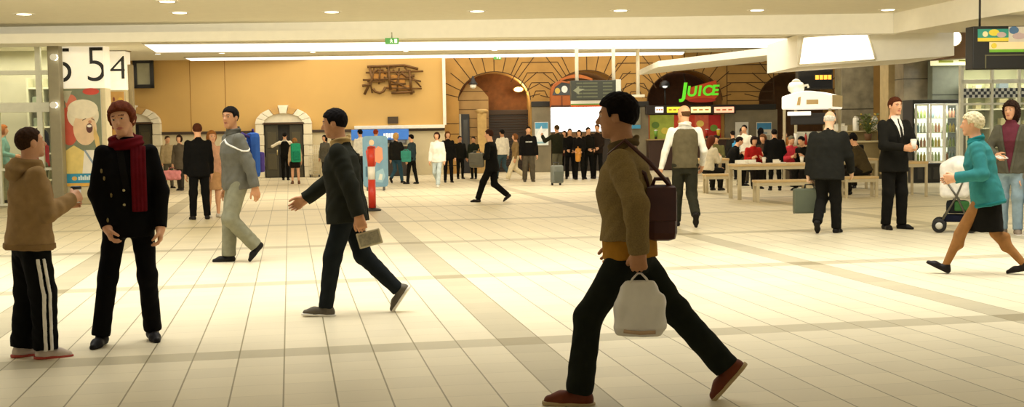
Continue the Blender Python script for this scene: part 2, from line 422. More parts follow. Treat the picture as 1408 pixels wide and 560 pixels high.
def person(label, at, top=None, height=None, face=180, pose=None, skin_='fair', hair=('short', '2A1C12'), up=None, low=None, shoes=('shoe', '1A1512'),
           female=False, wide=1.0, res=None, group=None, extra=None, ground=0.0, pos=None):
    """AT: the pixel of the figure's standing point; FACE: degrees from facing away, clockwise from above (90 faces image right, 180 the camera)"""
    pose = pose or {}; P0 = flr(*at) if pos is None else Vector(pos); dpt = depth(P0)
    v = Vector((P0.x, P0.y, 0)).normalized(); rr = Vector((v.y, -v.x, 0))
    hd = v*math.cos(R(face))+rr*math.sin(R(face)); rz = math.atan2(-hd.x, hd.y)
    F = Fig(pose, female, wide)
    if height is None:
        tp = deep(at[0], top, dpt); height = (tp.z-P0.z)/F.top
    H = height
    if res is None: res = min(max(dpt*.00058, .0052), .018)
    fine = dpt < 24
    root = thing('person', label, 'person', P0, rz, group)
    hb = res/H; made = {}
    def put(name, fn, lo, hi, m, parent=root, h=None, mi=None):
        r = sdf_mesh(fn, lo, hi, h or hb)
        if r is None: return None
        Pm, Q = r; idx = mi(Pm[Q].mean(1)) if mi else None
        return np_obj(name, (Pm*H, Q), m, parent, idx)
    allp = np.array([F.hip, F.head, F.neck]+[d[k] for d in (F.sh, F.el, F.wr, F.hipj, F.knee, F.ank) for k in (-1, 1)])
    lo = allp.min(0)-.12; hi = allp.max(0)+.12; lo[2] = min(-.02, lo[2]); hi[2] = F.top+.03; 
    lo[:2] -= .05; hi[:2] += .05
    sk = skin(skin_)
    if fine:
        def face_mi(c):
            q = (c-F.head)@F.HR; ax = np.abs(q[:, 0]); m = np.zeros(len(c), int)
            fr = q[:, 1] > .036
            m[fr & ((ax-.0172)**2/.0078**2+(q[:, 2]-.002)**2/.0030**2 < 1)] = 1
            m[fr & ((ax-.0172)**2+((q[:, 2]-.002)*1.3)**2 < .0040**2)] = 2
            m[fr & (ax > .007) & (ax < .027) & (np.abs(q[:, 2]-.0155+.12*np.maximum(ax-.019, 0)) < .0019)] = 3
            m[fr & (ax < .0145) & (np.abs(q[:, 2]+.037) < .0058*(1-(ax/.0155)**2))] = 4
            return m
        mats = [sk, mat('C9BCA8', .4), mat('23170F', .2), mat(hair[1], .8), mat({'fair': 'B9685A', 'pale': 'BE6E60', 'tan': '96523F', 'dark': '6E3D30'}[skin_], .5)]
        body = put('body', F.body(True, bool(low) and low.get('kind') != 'skirt', True), lo, hi, mats, mi=face_mi)
    else: body = put('body', F.body(False, bool(low) and low.get('kind') != 'skirt', True), lo, hi, sk)
    if hair and hair[0] != 'none': put('hair', F.hair_sdf(hair[0]), F.head-.14, F.head+.1, mat(hair[1], .85, 0, .3, 90, .3, 300, spec=.12))
    tlo = np.minimum(lo, lo); 
    fns = {}
    if up:
        kw = {k: v_ for k, v_ in up.items() if k in ('hem', 'loose', 'flare', 'sleeve', 'wrinkle', 'waist')}
        T = F.top_sdf(**kw); fns['top'] = T
        pts = np.array([F.hip, F.neck]+[d[k] for d in (F.sh, F.el, F.wr) for k in (-1, 1)]); l2 = pts.min(0)-.15; h2 = pts.max(0)+.13; l2[2] = min(l2[2], F.hip[2]+kw.get('hem', -.03)-.03)
        m = up.get('mat') or cloth(up['col'])
        g = put(up.get('name', 'jacket'), T, l2, h2, m); made['top'] = g
        def patch(name, off, region, m, parent, h=None):
            def fn(p):
                d = T(p); return np.maximum(np.maximum(d-off, -(d+.016)), region(F.q(p), p))
            return put(name, fn, l2, h2, m, parent, h)
        made['patch'] = patch
        hp = min(hb, .0045) if dpt < 20 else hb*.7
        if 'vee' in up:
            w, vb, col = up['vee'][:3]
            wz = lambda z: w*np.clip((z-vb)/(.325-vb), 0, 1.1)
            patch('shirt', .003, lambda q, p: np.maximum(np.maximum(np.abs(q[:, 0])-wz(q[:, 2]), -q[:, 1]+.01), vb-q[:, 2]), cloth(col), g, hp)
            if up.get('lapel', True): patch('lapel', .0055, lambda q, p: np.maximum(np.maximum(np.abs(np.abs(q[:, 0])-wz(q[:, 2])-.011)-.0105, -q[:, 1]+.015), np.maximum(vb-q[:, 2], q[:, 2]-.31)), m, g, hp)
            if len(up['vee']) > 3: patch('tie', .006, lambda q, p: np.maximum(np.maximum(np.abs(q[:, 0])-.007-.008*np.clip((.3-q[:, 2])/.15, 0, 1), -q[:, 1]+.01), np.maximum(vb+.005-q[:, 2], q[:, 2]-.318)), cloth(up['vee'][3]), g, hp)
        if 'sleeves' in up:   # sleeves of another garment below a waistcoat
            S = F.top_sdf(hem=-.01, sleeve=1.0, loose=-.002)
            put('shirt', S, l2, h2, cloth(up['sleeves']))
    if low:
        if low.get('kind') == 'skirt':
            S = F.skirt_sdf(low.get('length', .22), low.get('flare', .015)); c = F.hip; g = put('skirt', S, c-V3(.17, .17, low.get('length', .22)+.03), c+V3(.17, .17, .06), low.get('mat') or cloth(low['col']))
        else:
            kw = {k: v_ for k, v_ in low.items() if k in ('loose', 'hem', 'top', 'wrinkle', 'flare')}
            S = F.legs_sdf(**kw); pts = np.array([F.hip]+[d[k] for d in (F.hipj, F.knee, F.ank) for k in (-1, 1)]); l3 = pts.min(0)-.11; h3 = pts.max(0)+.1
            g = put('trousers', S, l3, h3, low.get('mat') or cloth(low['col']))
        made['low'] = g; fns['low'] = S
        l3 = F.hip-V3(.35, .5, .6); h3 = F.hip+V3(.35, .5, .1)
        def lpatch(name, off, region, m, parent, h=None):
            def fn(p):
                d = S(p); return np.maximum(np.maximum(d-off, -(d+.014)), region(p))
            return put(name, fn, l3, h3, m, parent, h)
        made['lpatch'] = lpatch
    if shoes:
        for k in (-1, 1):
            fn, sole = F.shoe_sdf(k, shoes[0]); f = F.foot[k][0]
            sh = put('shoe', fn, f-.13, f+.14, mat(shoes[1], .55, 0, .08, 20, spec=.2), h=min(hb, .006) if dpt < 20 else hb*.8)
            if len(shoes) > 2 and sh: put('sole', sole, f-.13, f+.14, mat(shoes[2], .6), sh, h=min(hb, .005) if dpt < 20 else hb*.8)
    if extra: extra(F, root, put, made, H, hb)
    root['_h'] = H; M = Matrix.Translation(P0) @ Matrix.Rotation(rz, 4, 'Z')
    F.H = H; F.root = root; F.M = M
    F.world = lambda q: M @ Vector(tuple(float(x)*H for x in q))
    del root['_h']
    return F
# ------------------------------------------------------------------ frames
AW = .10                                   # the far wall is turned a little against the floor grid
BU = Vector((math.cos(AW), -math.sin(AW), 0)); BV = Vector((math.sin(AW), math.cos(AW), 0)); BR = -AW
BO = flr(612, 240)
def onwall(px, py, off=0.0):
    """(along, height) where the line of sight meets the plane OFF metres in front of the far wall"""
    d = ray(px, py); t = ((BO-BV*off-EYEP).dot(BV))/d.dot(BV); q = EYEP+d*t
    return (q-BO).dot(BU), q.z
def wpos(x, off=0.0, z=0.0): return BO+BU*x-BV*off+Vector((0, 0, z))
def offat(px, py):                           # how far in front of the wall a floor pixel lies
    return -(flr(px, py)-BO).dot(BV)
class Fr:
    """a small local frame on a plane parallel to the far wall, origin on the floor below pixel PX"""
    def __init__(s, px, off): s.off = off; s.x0 = onwall(px, 200, off)[0]; s.loc = wpos(s.x0, off); s.rz = BR
    def x(s, px): return onwall(px, 200, s.off)[0]-s.x0
    def z(s, px, py): return onwall(px, py, s.off)[1]
    def p(s, px, py): a, b = onwall(px, py, s.off); return (a-s.x0, b)
    def rect(s, x0, y0, x1, y1):
        a = s.p(x0, (y0+y1)/2)[0]; b = s.p(x1, (y0+y1)/2)[0]; m = (x0+x1)/2
        return a, b, s.z(m, y1), s.z(m, y0)
    def boxy(s, mb, x0, y0, x1, y1, f, b, bev=0.0):
        a, c, z0, z1 = s.rect(x0, y0, x1, y1)
        return mb.box(((a+c)/2, (f+b)/2, (z0+z1)/2), (c-a, b-f, z1-z0), bev=bev)
def plain(name, verts, faces, m, parent=None):
    mb = MB(); mb.add(verts, faces); return mb.build(name, m, parent)
# ------------------------------------------------------------------ floor
def floor_material():
    m = bpy.data.materials.new('mat_terrazzo_tiles'); m.use_nodes = True; nt = m.node_tree; N = nt.nodes; L = nt.links; b = N['Principled BSDF']
    g = N.new('ShaderNodeNewGeometry'); sp = N.new('ShaderNodeSeparateXYZ'); L.new(g.outputs['Position'], sp.inputs[0])
    def M(op, a, c=None, d=None):
        n = N.new('ShaderNodeMath'); n.operation = op
        for i, v in enumerate((a, c, d)):
            if v is None: continue
            if isinstance(v, (int, float)): n.inputs[i].default_value = v
            else: L.new(v, n.inputs[i])
        return n.outputs[0]
    u = M('DIVIDE', M('SUBTRACT', sp.outputs[0], X0), TILE); v = M('ADD', M('DIVIDE', M('SUBTRACT', sp.outputs[1], Y0), TILE), .5)
    fu = M('FLOORED_MODULO', u, 1.0); fv = M('FLOORED_MODULO', v, 1.0)
    ju = M('MAXIMUM', M('LESS_THAN', fu, .016), M('GREATER_THAN', fu, .984)); jv = M('MAXIMUM', M('LESS_THAN', fv, .009), M('GREATER_THAN', fv, .991))
    bu = M('LESS_THAN', M('FLOORED_MODULO', M('SUBTRACT', u, 1.0), 13.0), 1.0); bv = M('LESS_THAN', M('FLOORED_MODULO', v, 13.0), 1.0)
    band = M('MAXIMUM', bu, bv); both = M('MULTIPLY', bu, bv)
    cell = N.new('ShaderNodeCombineXYZ'); L.new(M('FLOOR', u), cell.inputs[0]); L.new(M('FLOOR', v), cell.inputs[1])
    wn = N.new('ShaderNodeTexWhiteNoise'); wn.noise_dimensions = '3D'; L.new(cell.outputs[0], wn.inputs[0])
    no = N.new('ShaderNodeTexNoise'); no.inputs['Scale'].default_value = 1.3; no.inputs['Detail'].default_value = 6; L.new(g.outputs['Position'], no.inputs['Vector'])
    sh = M('ADD', M('MULTIPLY', M('SUBTRACT', wn.outputs[0], .5), .09), M('MULTIPLY', M('SUBTRACT', no.outputs[0], .5), .12)); sh = M('ADD', sh, 1.0)
    def mix(f, a, c):
        n = N.new('ShaderNodeMix'); n.data_type = 'RGBA'; L.new(f, n.inputs[0])
        for i, q in ((6, a), (7, c)):
            if isinstance(q, tuple): n.inputs[i].default_value = q+(1,)
            else: L.new(q, n.inputs[i])
        return n.outputs[2]
    col = mix(band, hexc(FLOOR_TILE), hexc(FLOOR_BAND)); col = mix(both, col, hexc(FLOOR_CROSS))
    vm = N.new('ShaderNodeVectorMath'); vm.operation = 'SCALE'; L.new(col, vm.inputs[0]); L.new(sh, vm.inputs['Scale'])
    col = mix(M('MULTIPLY', jv, .35), vm.outputs[0], hexc('7D7048')); col = mix(M('MULTIPLY', ju, .8), col, hexc('6E6238'))
    L.new(col, b.inputs['Base Color']); b.inputs['Roughness'].default_value = .42; b.inputs['Specular IOR Level'].default_value = .35
    bp = N.new('ShaderNodeBump'); bp.inputs['Strength'].default_value = .25; bp.inputs['Distance'].default_value = .003; bp.invert = True
    L.new(M('MAXIMUM', ju, jv), bp.inputs['Height']); L.new(bp.outputs['Normal'], b.inputs['Normal'])
    return m
FLOOR_TILE, FLOOR_BAND, FLOOR_CROSS = 'D6CAAA', 'B4A98A', '948868'
fl = MB(); fl.box((6, 22, -.05), (80, 72, .1)); struct(fl.build('floor', floor_material()))
# ------------------------------------------------------------------ ceiling
DF, DW = 26.0, depth(BO)-.4
M_CEIL = mat('F6F1DE', .8, var=.02); M_FASC = mat('F8F3E2', .75, var=.02)
def slab(name, pts, th, m):
    n = len(pts); vs = [tuple(p) for p in pts]+[(p[0], p[1], p[2]+th) for p in pts]
    fs = [tuple(range(n)), tuple(range(2*n-1, n-1, -1))]+[(i, (i+1) % n, (i+1) % n+n, i+n) for i in range(n)]
    return struct(plain(name, vs, fs, m))
fa, fb = deep(-260, 60.5, DF), deep(1238, 45.9, DF)          # lower edge of the bulkhead
zt = deep(560, 28.5, DF).z
def with_z(p, z): return Vector((p.x, p.y, z))
def back(p, d): return p+FWD*d
ca, cb = with_z(fa, zt), with_z(deep(1900, 30, DF), zt)
slab('ceiling', [back(ca, .02), back(cb, .02), back(cb, -9.6), back(ca, -9.6)], .25, M_CEIL)
slab('ceiling_blocker', [EYEP+FWD*a+_r0*b+Vector((0, 0, 2.5)) for a, b in ((7.4, -18), (7.4, 22), (-8, 22), (-8, -18))], .25, M_CEIL)  # unseen slab added above the camera to keep the near floor darker
th = .35
fv = [fa, fb, with_z(fb, zt+.02), with_z(fa, zt+.02)]
struct(plain('beam_front', [tuple(p) for p in fv]+[tuple(back(p, th)) for p in fv], [(0, 1, 2, 3), (7, 6, 5, 4), (0, 4, 5, 1), (1, 5, 6, 2), (2, 6, 7, 3), (3, 7, 4, 0)], M_FASC))
def soff(px, py, lift=0.0):
    """a point of the sloping soffit behind the bulkhead"""
    A = deep(612, 52.3, DF); B = deep(612, 77.5, DW); n = (B-A).cross(_r0).normalized(); d = ray(px, py); t = (A-EYEP).dot(n)/d.dot(n); q = EYEP+d*t
    return q+Vector((0, 0, lift))
sf = [back(fa, th*.5), back(fb, th*.5)]
W0, W1 = deep(-260, 89, DW+3.2), deep(1400, 64, DW-1.5)
slab('ceiling_soffit', [soff(-260, 63), soff(1290, 44.5), soff(1290, 66.5), soff(-260, 93)], .2, M_CEIL)
# the two lit troughs in the soffit
M_GLOW = mat('FFF6E0', .5, emit=1.7, ecol='FFF8EA')
def trough(pts, label):
    c = sum((soff(*p) for p in pts), Vector())/4
    t = thing('ceiling_light', label, 'ceiling light', c, 0, 'lit troughs in the soffit')
    q = [soff(*p, -.012)-c for p in pts]; mb = MB(); mb.add(q+[p+Vector((0, 0, -.03)) for p in q], [(4, 5, 6, 7), (0, 1, 5, 4), (1, 2, 6, 5), (2, 3, 7, 6), (3, 0, 4, 7)]); mb.build('diffuser', M_GLOW, t)
    fr = MB()
    for i in range(4): fr.tube([q[i], q[(i+1) % 4]], .035, 6)
    fr.build('frame', mat('F2EAD2', .5), t)
trough([(197, 58.8), (1185, 49.5), (1185, 62.5), (214, 70)], 'wide glowing light trough in the soffit, the one nearer the bulkhead')
trough([(254, 78.2), (942, 69.5), (938, 75.5), (262, 82)], 'thin glowing light trough in the soffit along the far wall')
# downlights of the near ceiling, and small fittings on the soffit
def downlight(p, r, label, group, on=5.0, normal=None):
    t = thing('downlight', label, 'downlight', p, 0, group)
    MB().lathe([(r*1.28, -.012), (r*1.3, -.004), (r*1.3, 0), (r, 0), (r, -.012)]).build('rim', mat('F4EEDC', .4), t)
    MB().lathe([(r*.2, -.02), (r*.8, -.016), (r*.98, -.004), (r*.98, 0)]).build('lamp', mat('FFF8E6', .4, emit=on, ecol='FFF1D0'), t)
    return t
near = [(33, 19), (247, 17), (456, 16), (656, 15), (853, 14), (1041, 13.5), (1221, 13)]
names = ['above the shop window', 'above the tan wall seams', 'above the arched doorway', 'above the first sandstone arch', 'above the departure board', 'above the juice shop', 'by the slanting beam']
for (x, y), nm in zip(near, names):
    downlight(flr(x, y, zt-.001), .16, 'round recessed downlight in the front ceiling, '+nm, 'row of downlights in the front ceiling')
downlight(flr(230, 1.5, zt-.001), .16, 'round recessed downlight at the top edge of the view', 'second row of downlights')
for x, nm in ((217, 'beside the notice board'), (305, 'over the suited man'), (430, 'over the arched doorway'), (558, 'over the metal relief'), (680, 'over the first arch')):
    downlight(soff(x, 73.5-.0105*(x-217), -.004), .09, 'small pale spotlight between the light troughs '+nm, 'spotlights between the troughs', on=3.0)
# exit signs
def exit_sign(px, py, off, w, h, label):
    f = Fr(px, off); x, z = f.p(px, py); t = thing('exit_sign', label, 'exit sign', f.loc+Vector((0, 0, z)), BR, 'green exit signs')
    MB().box((0, 0, 0), (w, .08, h), bev=.01).build('housing', mat('4FA045', .4, emit=.25), t)
    m = mat('F2F8E8', .5, emit=.6)
    g = MB(); g.lathe([(.001, -.004), (h*.09, -.004), (h*.09, .004)], (-w*.05, -.045, h*.24), 10, 'Y'); g.tube([(-w*.06, -.045, h*.14), (-w*.02, -.045, -h*.08), (w*.06, -.045, -h*.28)], h*.06, 6)
    g.tube([(-w*.02, -.045, -h*.08), (-w*.12, -.045, -h*.28)], h*.06, 6); g.tube([(-w*.15, -.045, h*.02), (w*.06, -.045, h*.08)], h*.05, 6); g.box((w*.28, -.045, 0), (w*.2, .006, h*.62)); g.build('pictogram', m, t)
    MB().tube([(0, 0, h*.5), (0, 0, h*.5+.12)], .012, 6).build('hanger', metal('C8C2B0'), t)
DFo = -(flr(612, 240)-EYEP).dot(BV)*0+ (BO-EYEP).dot(BV)
exit_sign(542, 56.5, DFo-25.8, .29, .13, 'green exit sign hanging under the bulkhead above the metal relief')
exit_sign(686, 79, .55, .27, .14, 'small green exit sign above the first sandstone arch')
# ------------------------------------------------------------------ tan wall of the far end
M_TAN = mat('CBA45E', .75, var=.04, scale=.6); M_SEAM = mat('8F6227', .8); M_WHITE = mat('EFE8D4', .6); M_DARKM = mat('3A2A1A', .6)
f = Fr(396, 0.0)
x0, x1 = f.x(-40), f.x(612); zl = f.z(400, 181); ztop = 4.75
mb = MB(); mb.box(((x0+x1)/2, .15, (zl+ztop)/2), (x1-x0, .3, ztop-zl))
mb.slot(1)
for px in (264, 312): mb.box((f.x(px), -.002, (zl+ztop)/2), (.018, .01, ztop-zl))
struct(mb.build('wall_back', [M_TAN, M_SEAM], None, f.loc, BR))
mb = MB(); mb.box(((x0+x1)/2, .16, zl/2), (x1-x0, .3, zl)); struct(mb.build('wall_back_lower', mat('CFC09A', .7, var=.06, scale=2), None, f.loc, BR))
mb = MB()
for a, b in ((160, 350), (428, 484), (560, 612)): mb.box(((f.x(a)+f.x(b))/2, -.03, zl), (f.x(b)-f.x(a), .08, .10), bev=.015)
struct(mb.build('trim_1', M_DARKM, None, f.loc, BR))
mb = MB(); xe = f.x(612); mb.box((xe, -.06, (f.z(612, 172)+ztop)/2), (.11, .3, ztop-f.z(612, 172)), bev=.012); mb.box(((f.x(488)+xe)/2, -.06, f.z(560, 174.5)), (xe-f.x(488), .3, .12), bev=.012)
struct(mb.build('trim_2', M_WHITE, None, f.loc, BR))
# notice board
t = thing('notice_board', 'black framed pale notice board high on the tan wall by the number signs', 'notice board', Fr(197, .35).loc, BR); g = Fr(197, .35)
mb = MB(); a, b, z0, z1 = g.rect(183, 82, 211.5, 121.5); w = .13
for c, d in ((((a+b)/2, 0, z0+w/2), (b-a, .1, w)), (((a+b)/2, 0, z1-w/2), (b-a, .1, w)), ((a+w/2, 0, (z0+z1)/2), (w, .1, z1-z0)), ((b-w/2, 0, (z0+z1)/2), (w, .1, z1-z0))): mb.box(c, d, bev=.01)
mb.build('frame', mat('1E1B18', .4), t); MB().box(((a+b)/2, .03, (z0+z1)/2), (b-a-.1, .04, z1-z0-.1)).build('panel', mat('ABA88A', .5, var=.15, scale=2), t)
MB().box(((a+b)/2, .2, (z0+z1)/2), (.2, .3, .3)).build('bracket', mat('2A2622', .5), t)
# metal relief sculpture
t = thing('wall_sculpture', 'bronze relief of jumbled bars and arcs fixed high on the tan wall', 'sculpture', Fr(540, .08).loc, BR); g = Fr(540, .08)
M_BRZ = mat('6B4A22', .45, .5, .25, 8)
def gp(x, y): a, b = g.p(x, y); return (a, -.05, b)
bars = [[(505, 92), (556, 90), (575, 95)], [(503, 100), (582, 98)], [(499, 110), (560, 108), (579, 112)], [(508, 92), (512, 108), (501, 130)], [(515, 91), (510, 118), (512, 128)], [(523, 92), (521, 116)], [(534, 91), (537, 124)], [(549, 94), (546, 126)],
 [(556, 92), (570, 110), (579, 120)], [(563, 96), (566, 130)], [(545, 112), (566, 126)], [(505, 112), (530, 112)], [(513, 122), (516, 126), (522, 128), (527, 126), (530, 120)], [(530, 121), (580, 122)], [(536, 116), (558, 115)], [(552, 100), (560, 106), (570, 104)], [(516, 100), (519, 96), (526, 96), (530, 102)], [(540, 96), (548, 104), (556, 99)], [(498, 118), (510, 116)], [(528, 106), (552, 118)], [(531, 94), (545, 92)], [(538, 128), (570, 126)]]
for i, q in enumerate(bars): MB().tube([gp(*p) for p in q], .032 if i % 3 else .05, 7).build('bar', M_BRZ, t)
for (x0_, y0_, x1_, y1_) in ((510, 97, 532, 109), (536, 103, 557, 116), (533, 117, 566, 124)):
    mb = MB(); g.boxy(mb, x0_, y0_, x1_, y1_, -.03, .04, .01); mb.build('plate', mat('A9752F', .5, .4, .2, 5), t)
g = Fr(540, .05); mb = MB(); g.boxy(mb, 533, 160.5, 547.5, 170, -.03, .04, .006); o = mb.build('wall_plaque', mat('4A3A22', .5, .3), None, g.loc, BR); tag(o, 'small dark rectangular plaque low on the tan wall below the bronze relief', 'plaque')
# arched stone doorways
def doorway(cx, y0, label, shut):
    g = Fr(cx, .12); t = struct(thing('door_1' if shut else 'door_2', label, 'doorway', g.loc, BR))
    W = .5*(g.x(cx+39)-g.x(cx-39)); zs = g.z(cx, 170.5); zt_ = g.z(cx, 147); wi = .5*(g.x(cx+27)-g.x(cx-27))
    for s in (-1, 1):
        n = 5
        for i in range(n): MB().box((s*(wi+(W-wi)*.5), 0, (i+.5)*zs/n), ((W-wi)*(1 if i % 2 else .93), .3, zs/n-.012), bev=.02).build('jamb_block', mat('E4D9BA', .75, var=.08, scale=4), t)
    k = 9; ro, ri = W, wi*1.0
    for i in range(k):
        a0, a1 = math.pi*i/k+.01, math.pi*(i+1)/k-.01; key = i == k//2; e = 1.10 if key else 1.0
        ho, hi_ = (zt_-zs)*e, (zt_-zs)*.62
        poly = [(ri*math.cos(a0), zs+hi_*math.sin(a0)), (ro*e*math.cos(a0), zs+ho*math.sin(a0)), (ro*e*math.cos(a1), zs+ho*math.sin(a1)), (ri*math.cos(a1), zs+hi_*math.sin(a1))]
        MB().prism(poly, -.17-(.04 if key else 0), .1).build('keystone' if key else 'voussoir', mat('C79E5E' if i in (3, 5) else 'EFE6CC', .75, var=.06), t, bevel=.012)
    MB().prism([(wi*1.02*math.cos(a), zs+(zt_-zs)*.62*math.sin(a)) for a in [math.pi*i/18 for i in range(19)]], -.08, .1).build('tympanum', mat('E9DFC2', .7), t)
    MB().box((0, -.12, zs+.02), (wi*2+.1, .1, .07), bev=.01).build('lintel', mat('4A3218', .6), t)
    MB().box((0, .05, zs/2), (wi*2, .06, zs)).build('opening_back', mat('1C1810', .7), t)
    for s in (-1, 1):
        d = MB(); d.box((s*wi*.62, -.02, zs/2), (wi*.66, .05, zs-.06), bev=.01); d.slot(1)
        for q in (.3, .7): d.box((s*wi*.62, -.05, zs*q), (wi*.45, .03, zs*.3), bev=.01)
        o = d.build('door_leaf', [mat('3B3520', .5), mat('4A4228', .5)], t); MB().tube([(s*wi*.36, -.06, zs*.42), (s*wi*.36, -.06, zs*.52)], .018, 8).build('door_handle', metal('B8A878'), o)
doorway(391, 147, 'arched cream stone doorway with dark double doors in the far wall', True)
doorway(184, 150, 'arched cream stone doorway half hidden behind the woman in the red scarf', False)
g = Fr(426, .13); mb = MB(); g.boxy(mb, 422.5, 191, 428.5, 196.5, -.01, .01); tag(mb.build('wall_sign', mat('3D62B0', .4), None, g.loc, BR), 'tiny blue square sign on the stone beside the arched doorway', 'sign')
t = thing('wire_cage', 'tall pale wire cage trolley standing right of the arched doorway', 'cage trolley', Fr(432, .55).loc, BR); g = Fr(432, .55)
a, b, z0, z1 = g.rect(424.5, 200, 439, 240); z0 = .0
mb = MB()
for i in range(7): mb.tube([(a+(b-a)*i/6, 0, .1), (a+(b-a)*i/6, 0, z1)], .008, 5)
for i in range(8): mb.tube([(a, 0, .1+(z1-.1)*i/7), (b, 0, .1+(z1-.1)*i/7)], .008, 5)
mb.build('front_grid', metal('D8CFB4'), t)
MB().box(((a+b)/2, .2, .1), (b-a, .36, .03)).build('base', metal('A89F84'), t)
for x in (a+.03, b-.03):
    for y in (.05, .35): MB().lathe([(.045, -.015), (.045, .015)], (x, y, .047), 14, 'X').build('caster', mat('2A2723', .5), t)
for x in (a, b): MB().tube([(x, .36, .1), (x, .36, z1)], .012, 6).build('rear_post', metal('D8CFB4'), t)
# ------------------------------------------------------------------ sandstone arcade
AO = -.55                                       # the arcade stands back behind the tan wall
f = Fr(806, AO); M_SAND = mat('AC8342', .85, var=.14, scale=1.6, bump=.3, bscale=25); M_JOINT = mat('4A3216', .9)
arches = [(681, 49, 138, 99), (808, 50, 139, 97), (942, 51, 139, 97), (1096, 52, 138, 98)]
AX = []
for cx, hw, sy, cy in arches: AX.append((f.x(cx), .5*(f.x(cx+hw)-f.x(cx-hw)), f.z(cx, sy), f.z(cx, cy)-f.z(cx, sy)))
xl, xr = f.x(611), f.x(1330); ztp = 4.75
mb = MB(); n = 24; edge = xl
for (cx, hw, zs, hh) in AX:
    mb.add([(edge, 0, 0), (cx-hw, 0, 0), (cx-hw, 0, ztp), (edge, 0, ztp)], [(0, 1, 2, 3)]); edge = cx+hw
    cur = [(cx-hw*math.cos(math.pi*i/n), zs+hh*math.sin(math.pi*i/n)) for i in range(n+1)]
    for i in range(n):
        (xa, za), (xb, zb) = cur[i], cur[i+1]; mb.add([(xa, 0, za), (xb, 0, zb), (xb, 0, ztp), (xa, 0, ztp)], [(0, 1, 2, 3)])
        mb.add([(xa, 0, za), (xb, 0, zb), (xb, 1.3, zb), (xa, 1.3, za)], [(0, 1, 2, 3)])
    for s in (-1, 1): mb.add([(cx+s*hw, 0, 0), (cx+s*hw, 1.3, 0), (cx+s*hw, 1.3, zs), (cx+s*hw, 0, zs)], [(0, 1, 2, 3)])
mb.add([(edge, 0, 0), (xr, 0, 0), (xr, 0, ztp), (edge, 0, ztp)], [(0, 1, 2, 3)])
# joints cut between the blocks
mb.slot(1); jw = .016
def jline(x0, z0, x1, z1):
    d = Vector((x1-x0, 0, z1-z0)); L_ = d.length; 
    if L_ < .03: return
    nx, nz = -d.z/L_*jw, d.x/L_*jw
    mb.add([(x0+nx, -.004, z0+nz), (x1+nx, -.004, z1+nz), (x1-nx, -.004, z1-nz), (x0-nx, -.004, z0-nz)], [(0, 1, 2, 3)])
for ai, (cx, hw, zs, hh) in enumerate(AX):
    lo = (xl if ai == 0 else (AX[ai-1][0]+AX[ai-1][1]+cx-hw)/2); hi = ((cx+hw+AX[ai+1][0]-AX[ai+1][1])/2 if ai < len(AX)-1 else xr)
    if ai == 3: lo = cx-hw-.55
    if ai == 2: hi = cx+hw+.35
    for k in range(13):
        a = math.pi*(k+.5)/13; ex, ez = cx+hw*math.cos(a), zs+hh*math.sin(a); dx, dz = math.cos(a), math.sin(a)*1.0+.12
        L_ = 1.15 if abs(math.cos(a)) > .45 else 3.0
        if abs(math.cos(a)) > .8: L_ = .62
        x1, z1 = ex+dx*L_, ez+dz*L_
        t_ = 1.0
        if z1 > ztp: t_ = min(t_, (ztp-ez)/(z1-ez))
        if x1 > hi: t_ = min(t_, (hi-ex)/(x1-ex))
        if x1 < lo: t_ = min(t_, (lo-ex)/(x1-ex))
        jline(ex, ez, ex+(x1-ex)*t_, ez+(z1-ez)*t_)
    m_ = 30
    for i in range(m_):
        a, b = math.pi*i/m_, math.pi*(i+1)/m_
        jline(cx+hw*1.01*math.cos(a), zs+hh*1.01*math.sin(a), cx+hw*1.01*math.cos(b), zs+hh*1.01*math.sin(b))
for ai in range(2):       # nested courses between neighbouring arches
    A, B_ = AX[ai], AX[ai+1]; mid = (A[0]+A[1]+B_[0]-B_[1])/2; zs = A[2]
    for hgt, wid in ((.32, .22), (.62, .42), (.98, .62), (1.36, .86)):
        pts = [(mid-wid*1.25, zs+hgt*.55-.1), (mid-wid*.75, zs+hgt), (mid+wid*.75, zs+hgt), (mid+wid*1.25, zs+hgt*.55-.1)]
        for p, q in zip(pts, pts[1:]): jline(*p, *q)
xp0, xp1 = f.x(1000), f.x(1064)
for i in range(14): jline(xp0, .2+i*.33, xp1, .2+i*.33)
for xx in (xp0, xp1): jline(xx, 0, xx, ztp)
for i in range(5): jline(xl, .3+i*.38, f.x(632), .3+i*.38)
struct(mb.build('wall_arcade', [M_SAND, M_JOINT], None, f.loc, BR))
# spaces behind the arches
cx, hw, zs, hh = AX[0]; 
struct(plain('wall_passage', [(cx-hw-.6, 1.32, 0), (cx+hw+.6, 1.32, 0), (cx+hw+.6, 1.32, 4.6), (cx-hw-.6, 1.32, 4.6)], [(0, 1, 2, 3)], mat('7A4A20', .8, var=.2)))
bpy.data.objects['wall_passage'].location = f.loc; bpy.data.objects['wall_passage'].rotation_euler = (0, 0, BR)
a, b, z0, z1 = f.rect(674, 157, 731, 240); t = thing('roller_shutter', 'dark roller shutter closing the lower part of the first sandstone arch', 'shutter', f.loc+BU*a+BV*.9, BR)
mb = MB()
for i in range(22): mb.box(((b-a)/2, 0, (i+.5)*z1/22), (b-a, .04, z1/22-.006), bev=.008)
mb.build('curtain', mat('2B1E10', .6), t); MB().box(((b-a)/2, .05, z1+.08), (b-a, .2, .18), bev=.02).build('housing', mat('3A2814', .6), t)
mb = MB(); a, b, z0, z1 = f.rect(613, 112, 673, 240)
poly = [(cx-hw+.01, 0), (b, 0), (b, f.z(672, 133)), (f.x(664), f.z(664, 122)), (f.x(650), f.z(650, 112)), (cx-hw+.3, f.z(640, 116)), (cx-hw+.01, zs+.1)]
mb.prism(poly, .35, .6); mb.slot(1)
for i in range(9): mb.box(((cx-hw+b)/2, .348, .35+i*.33), (b-cx+hw-.02, .006, .022))
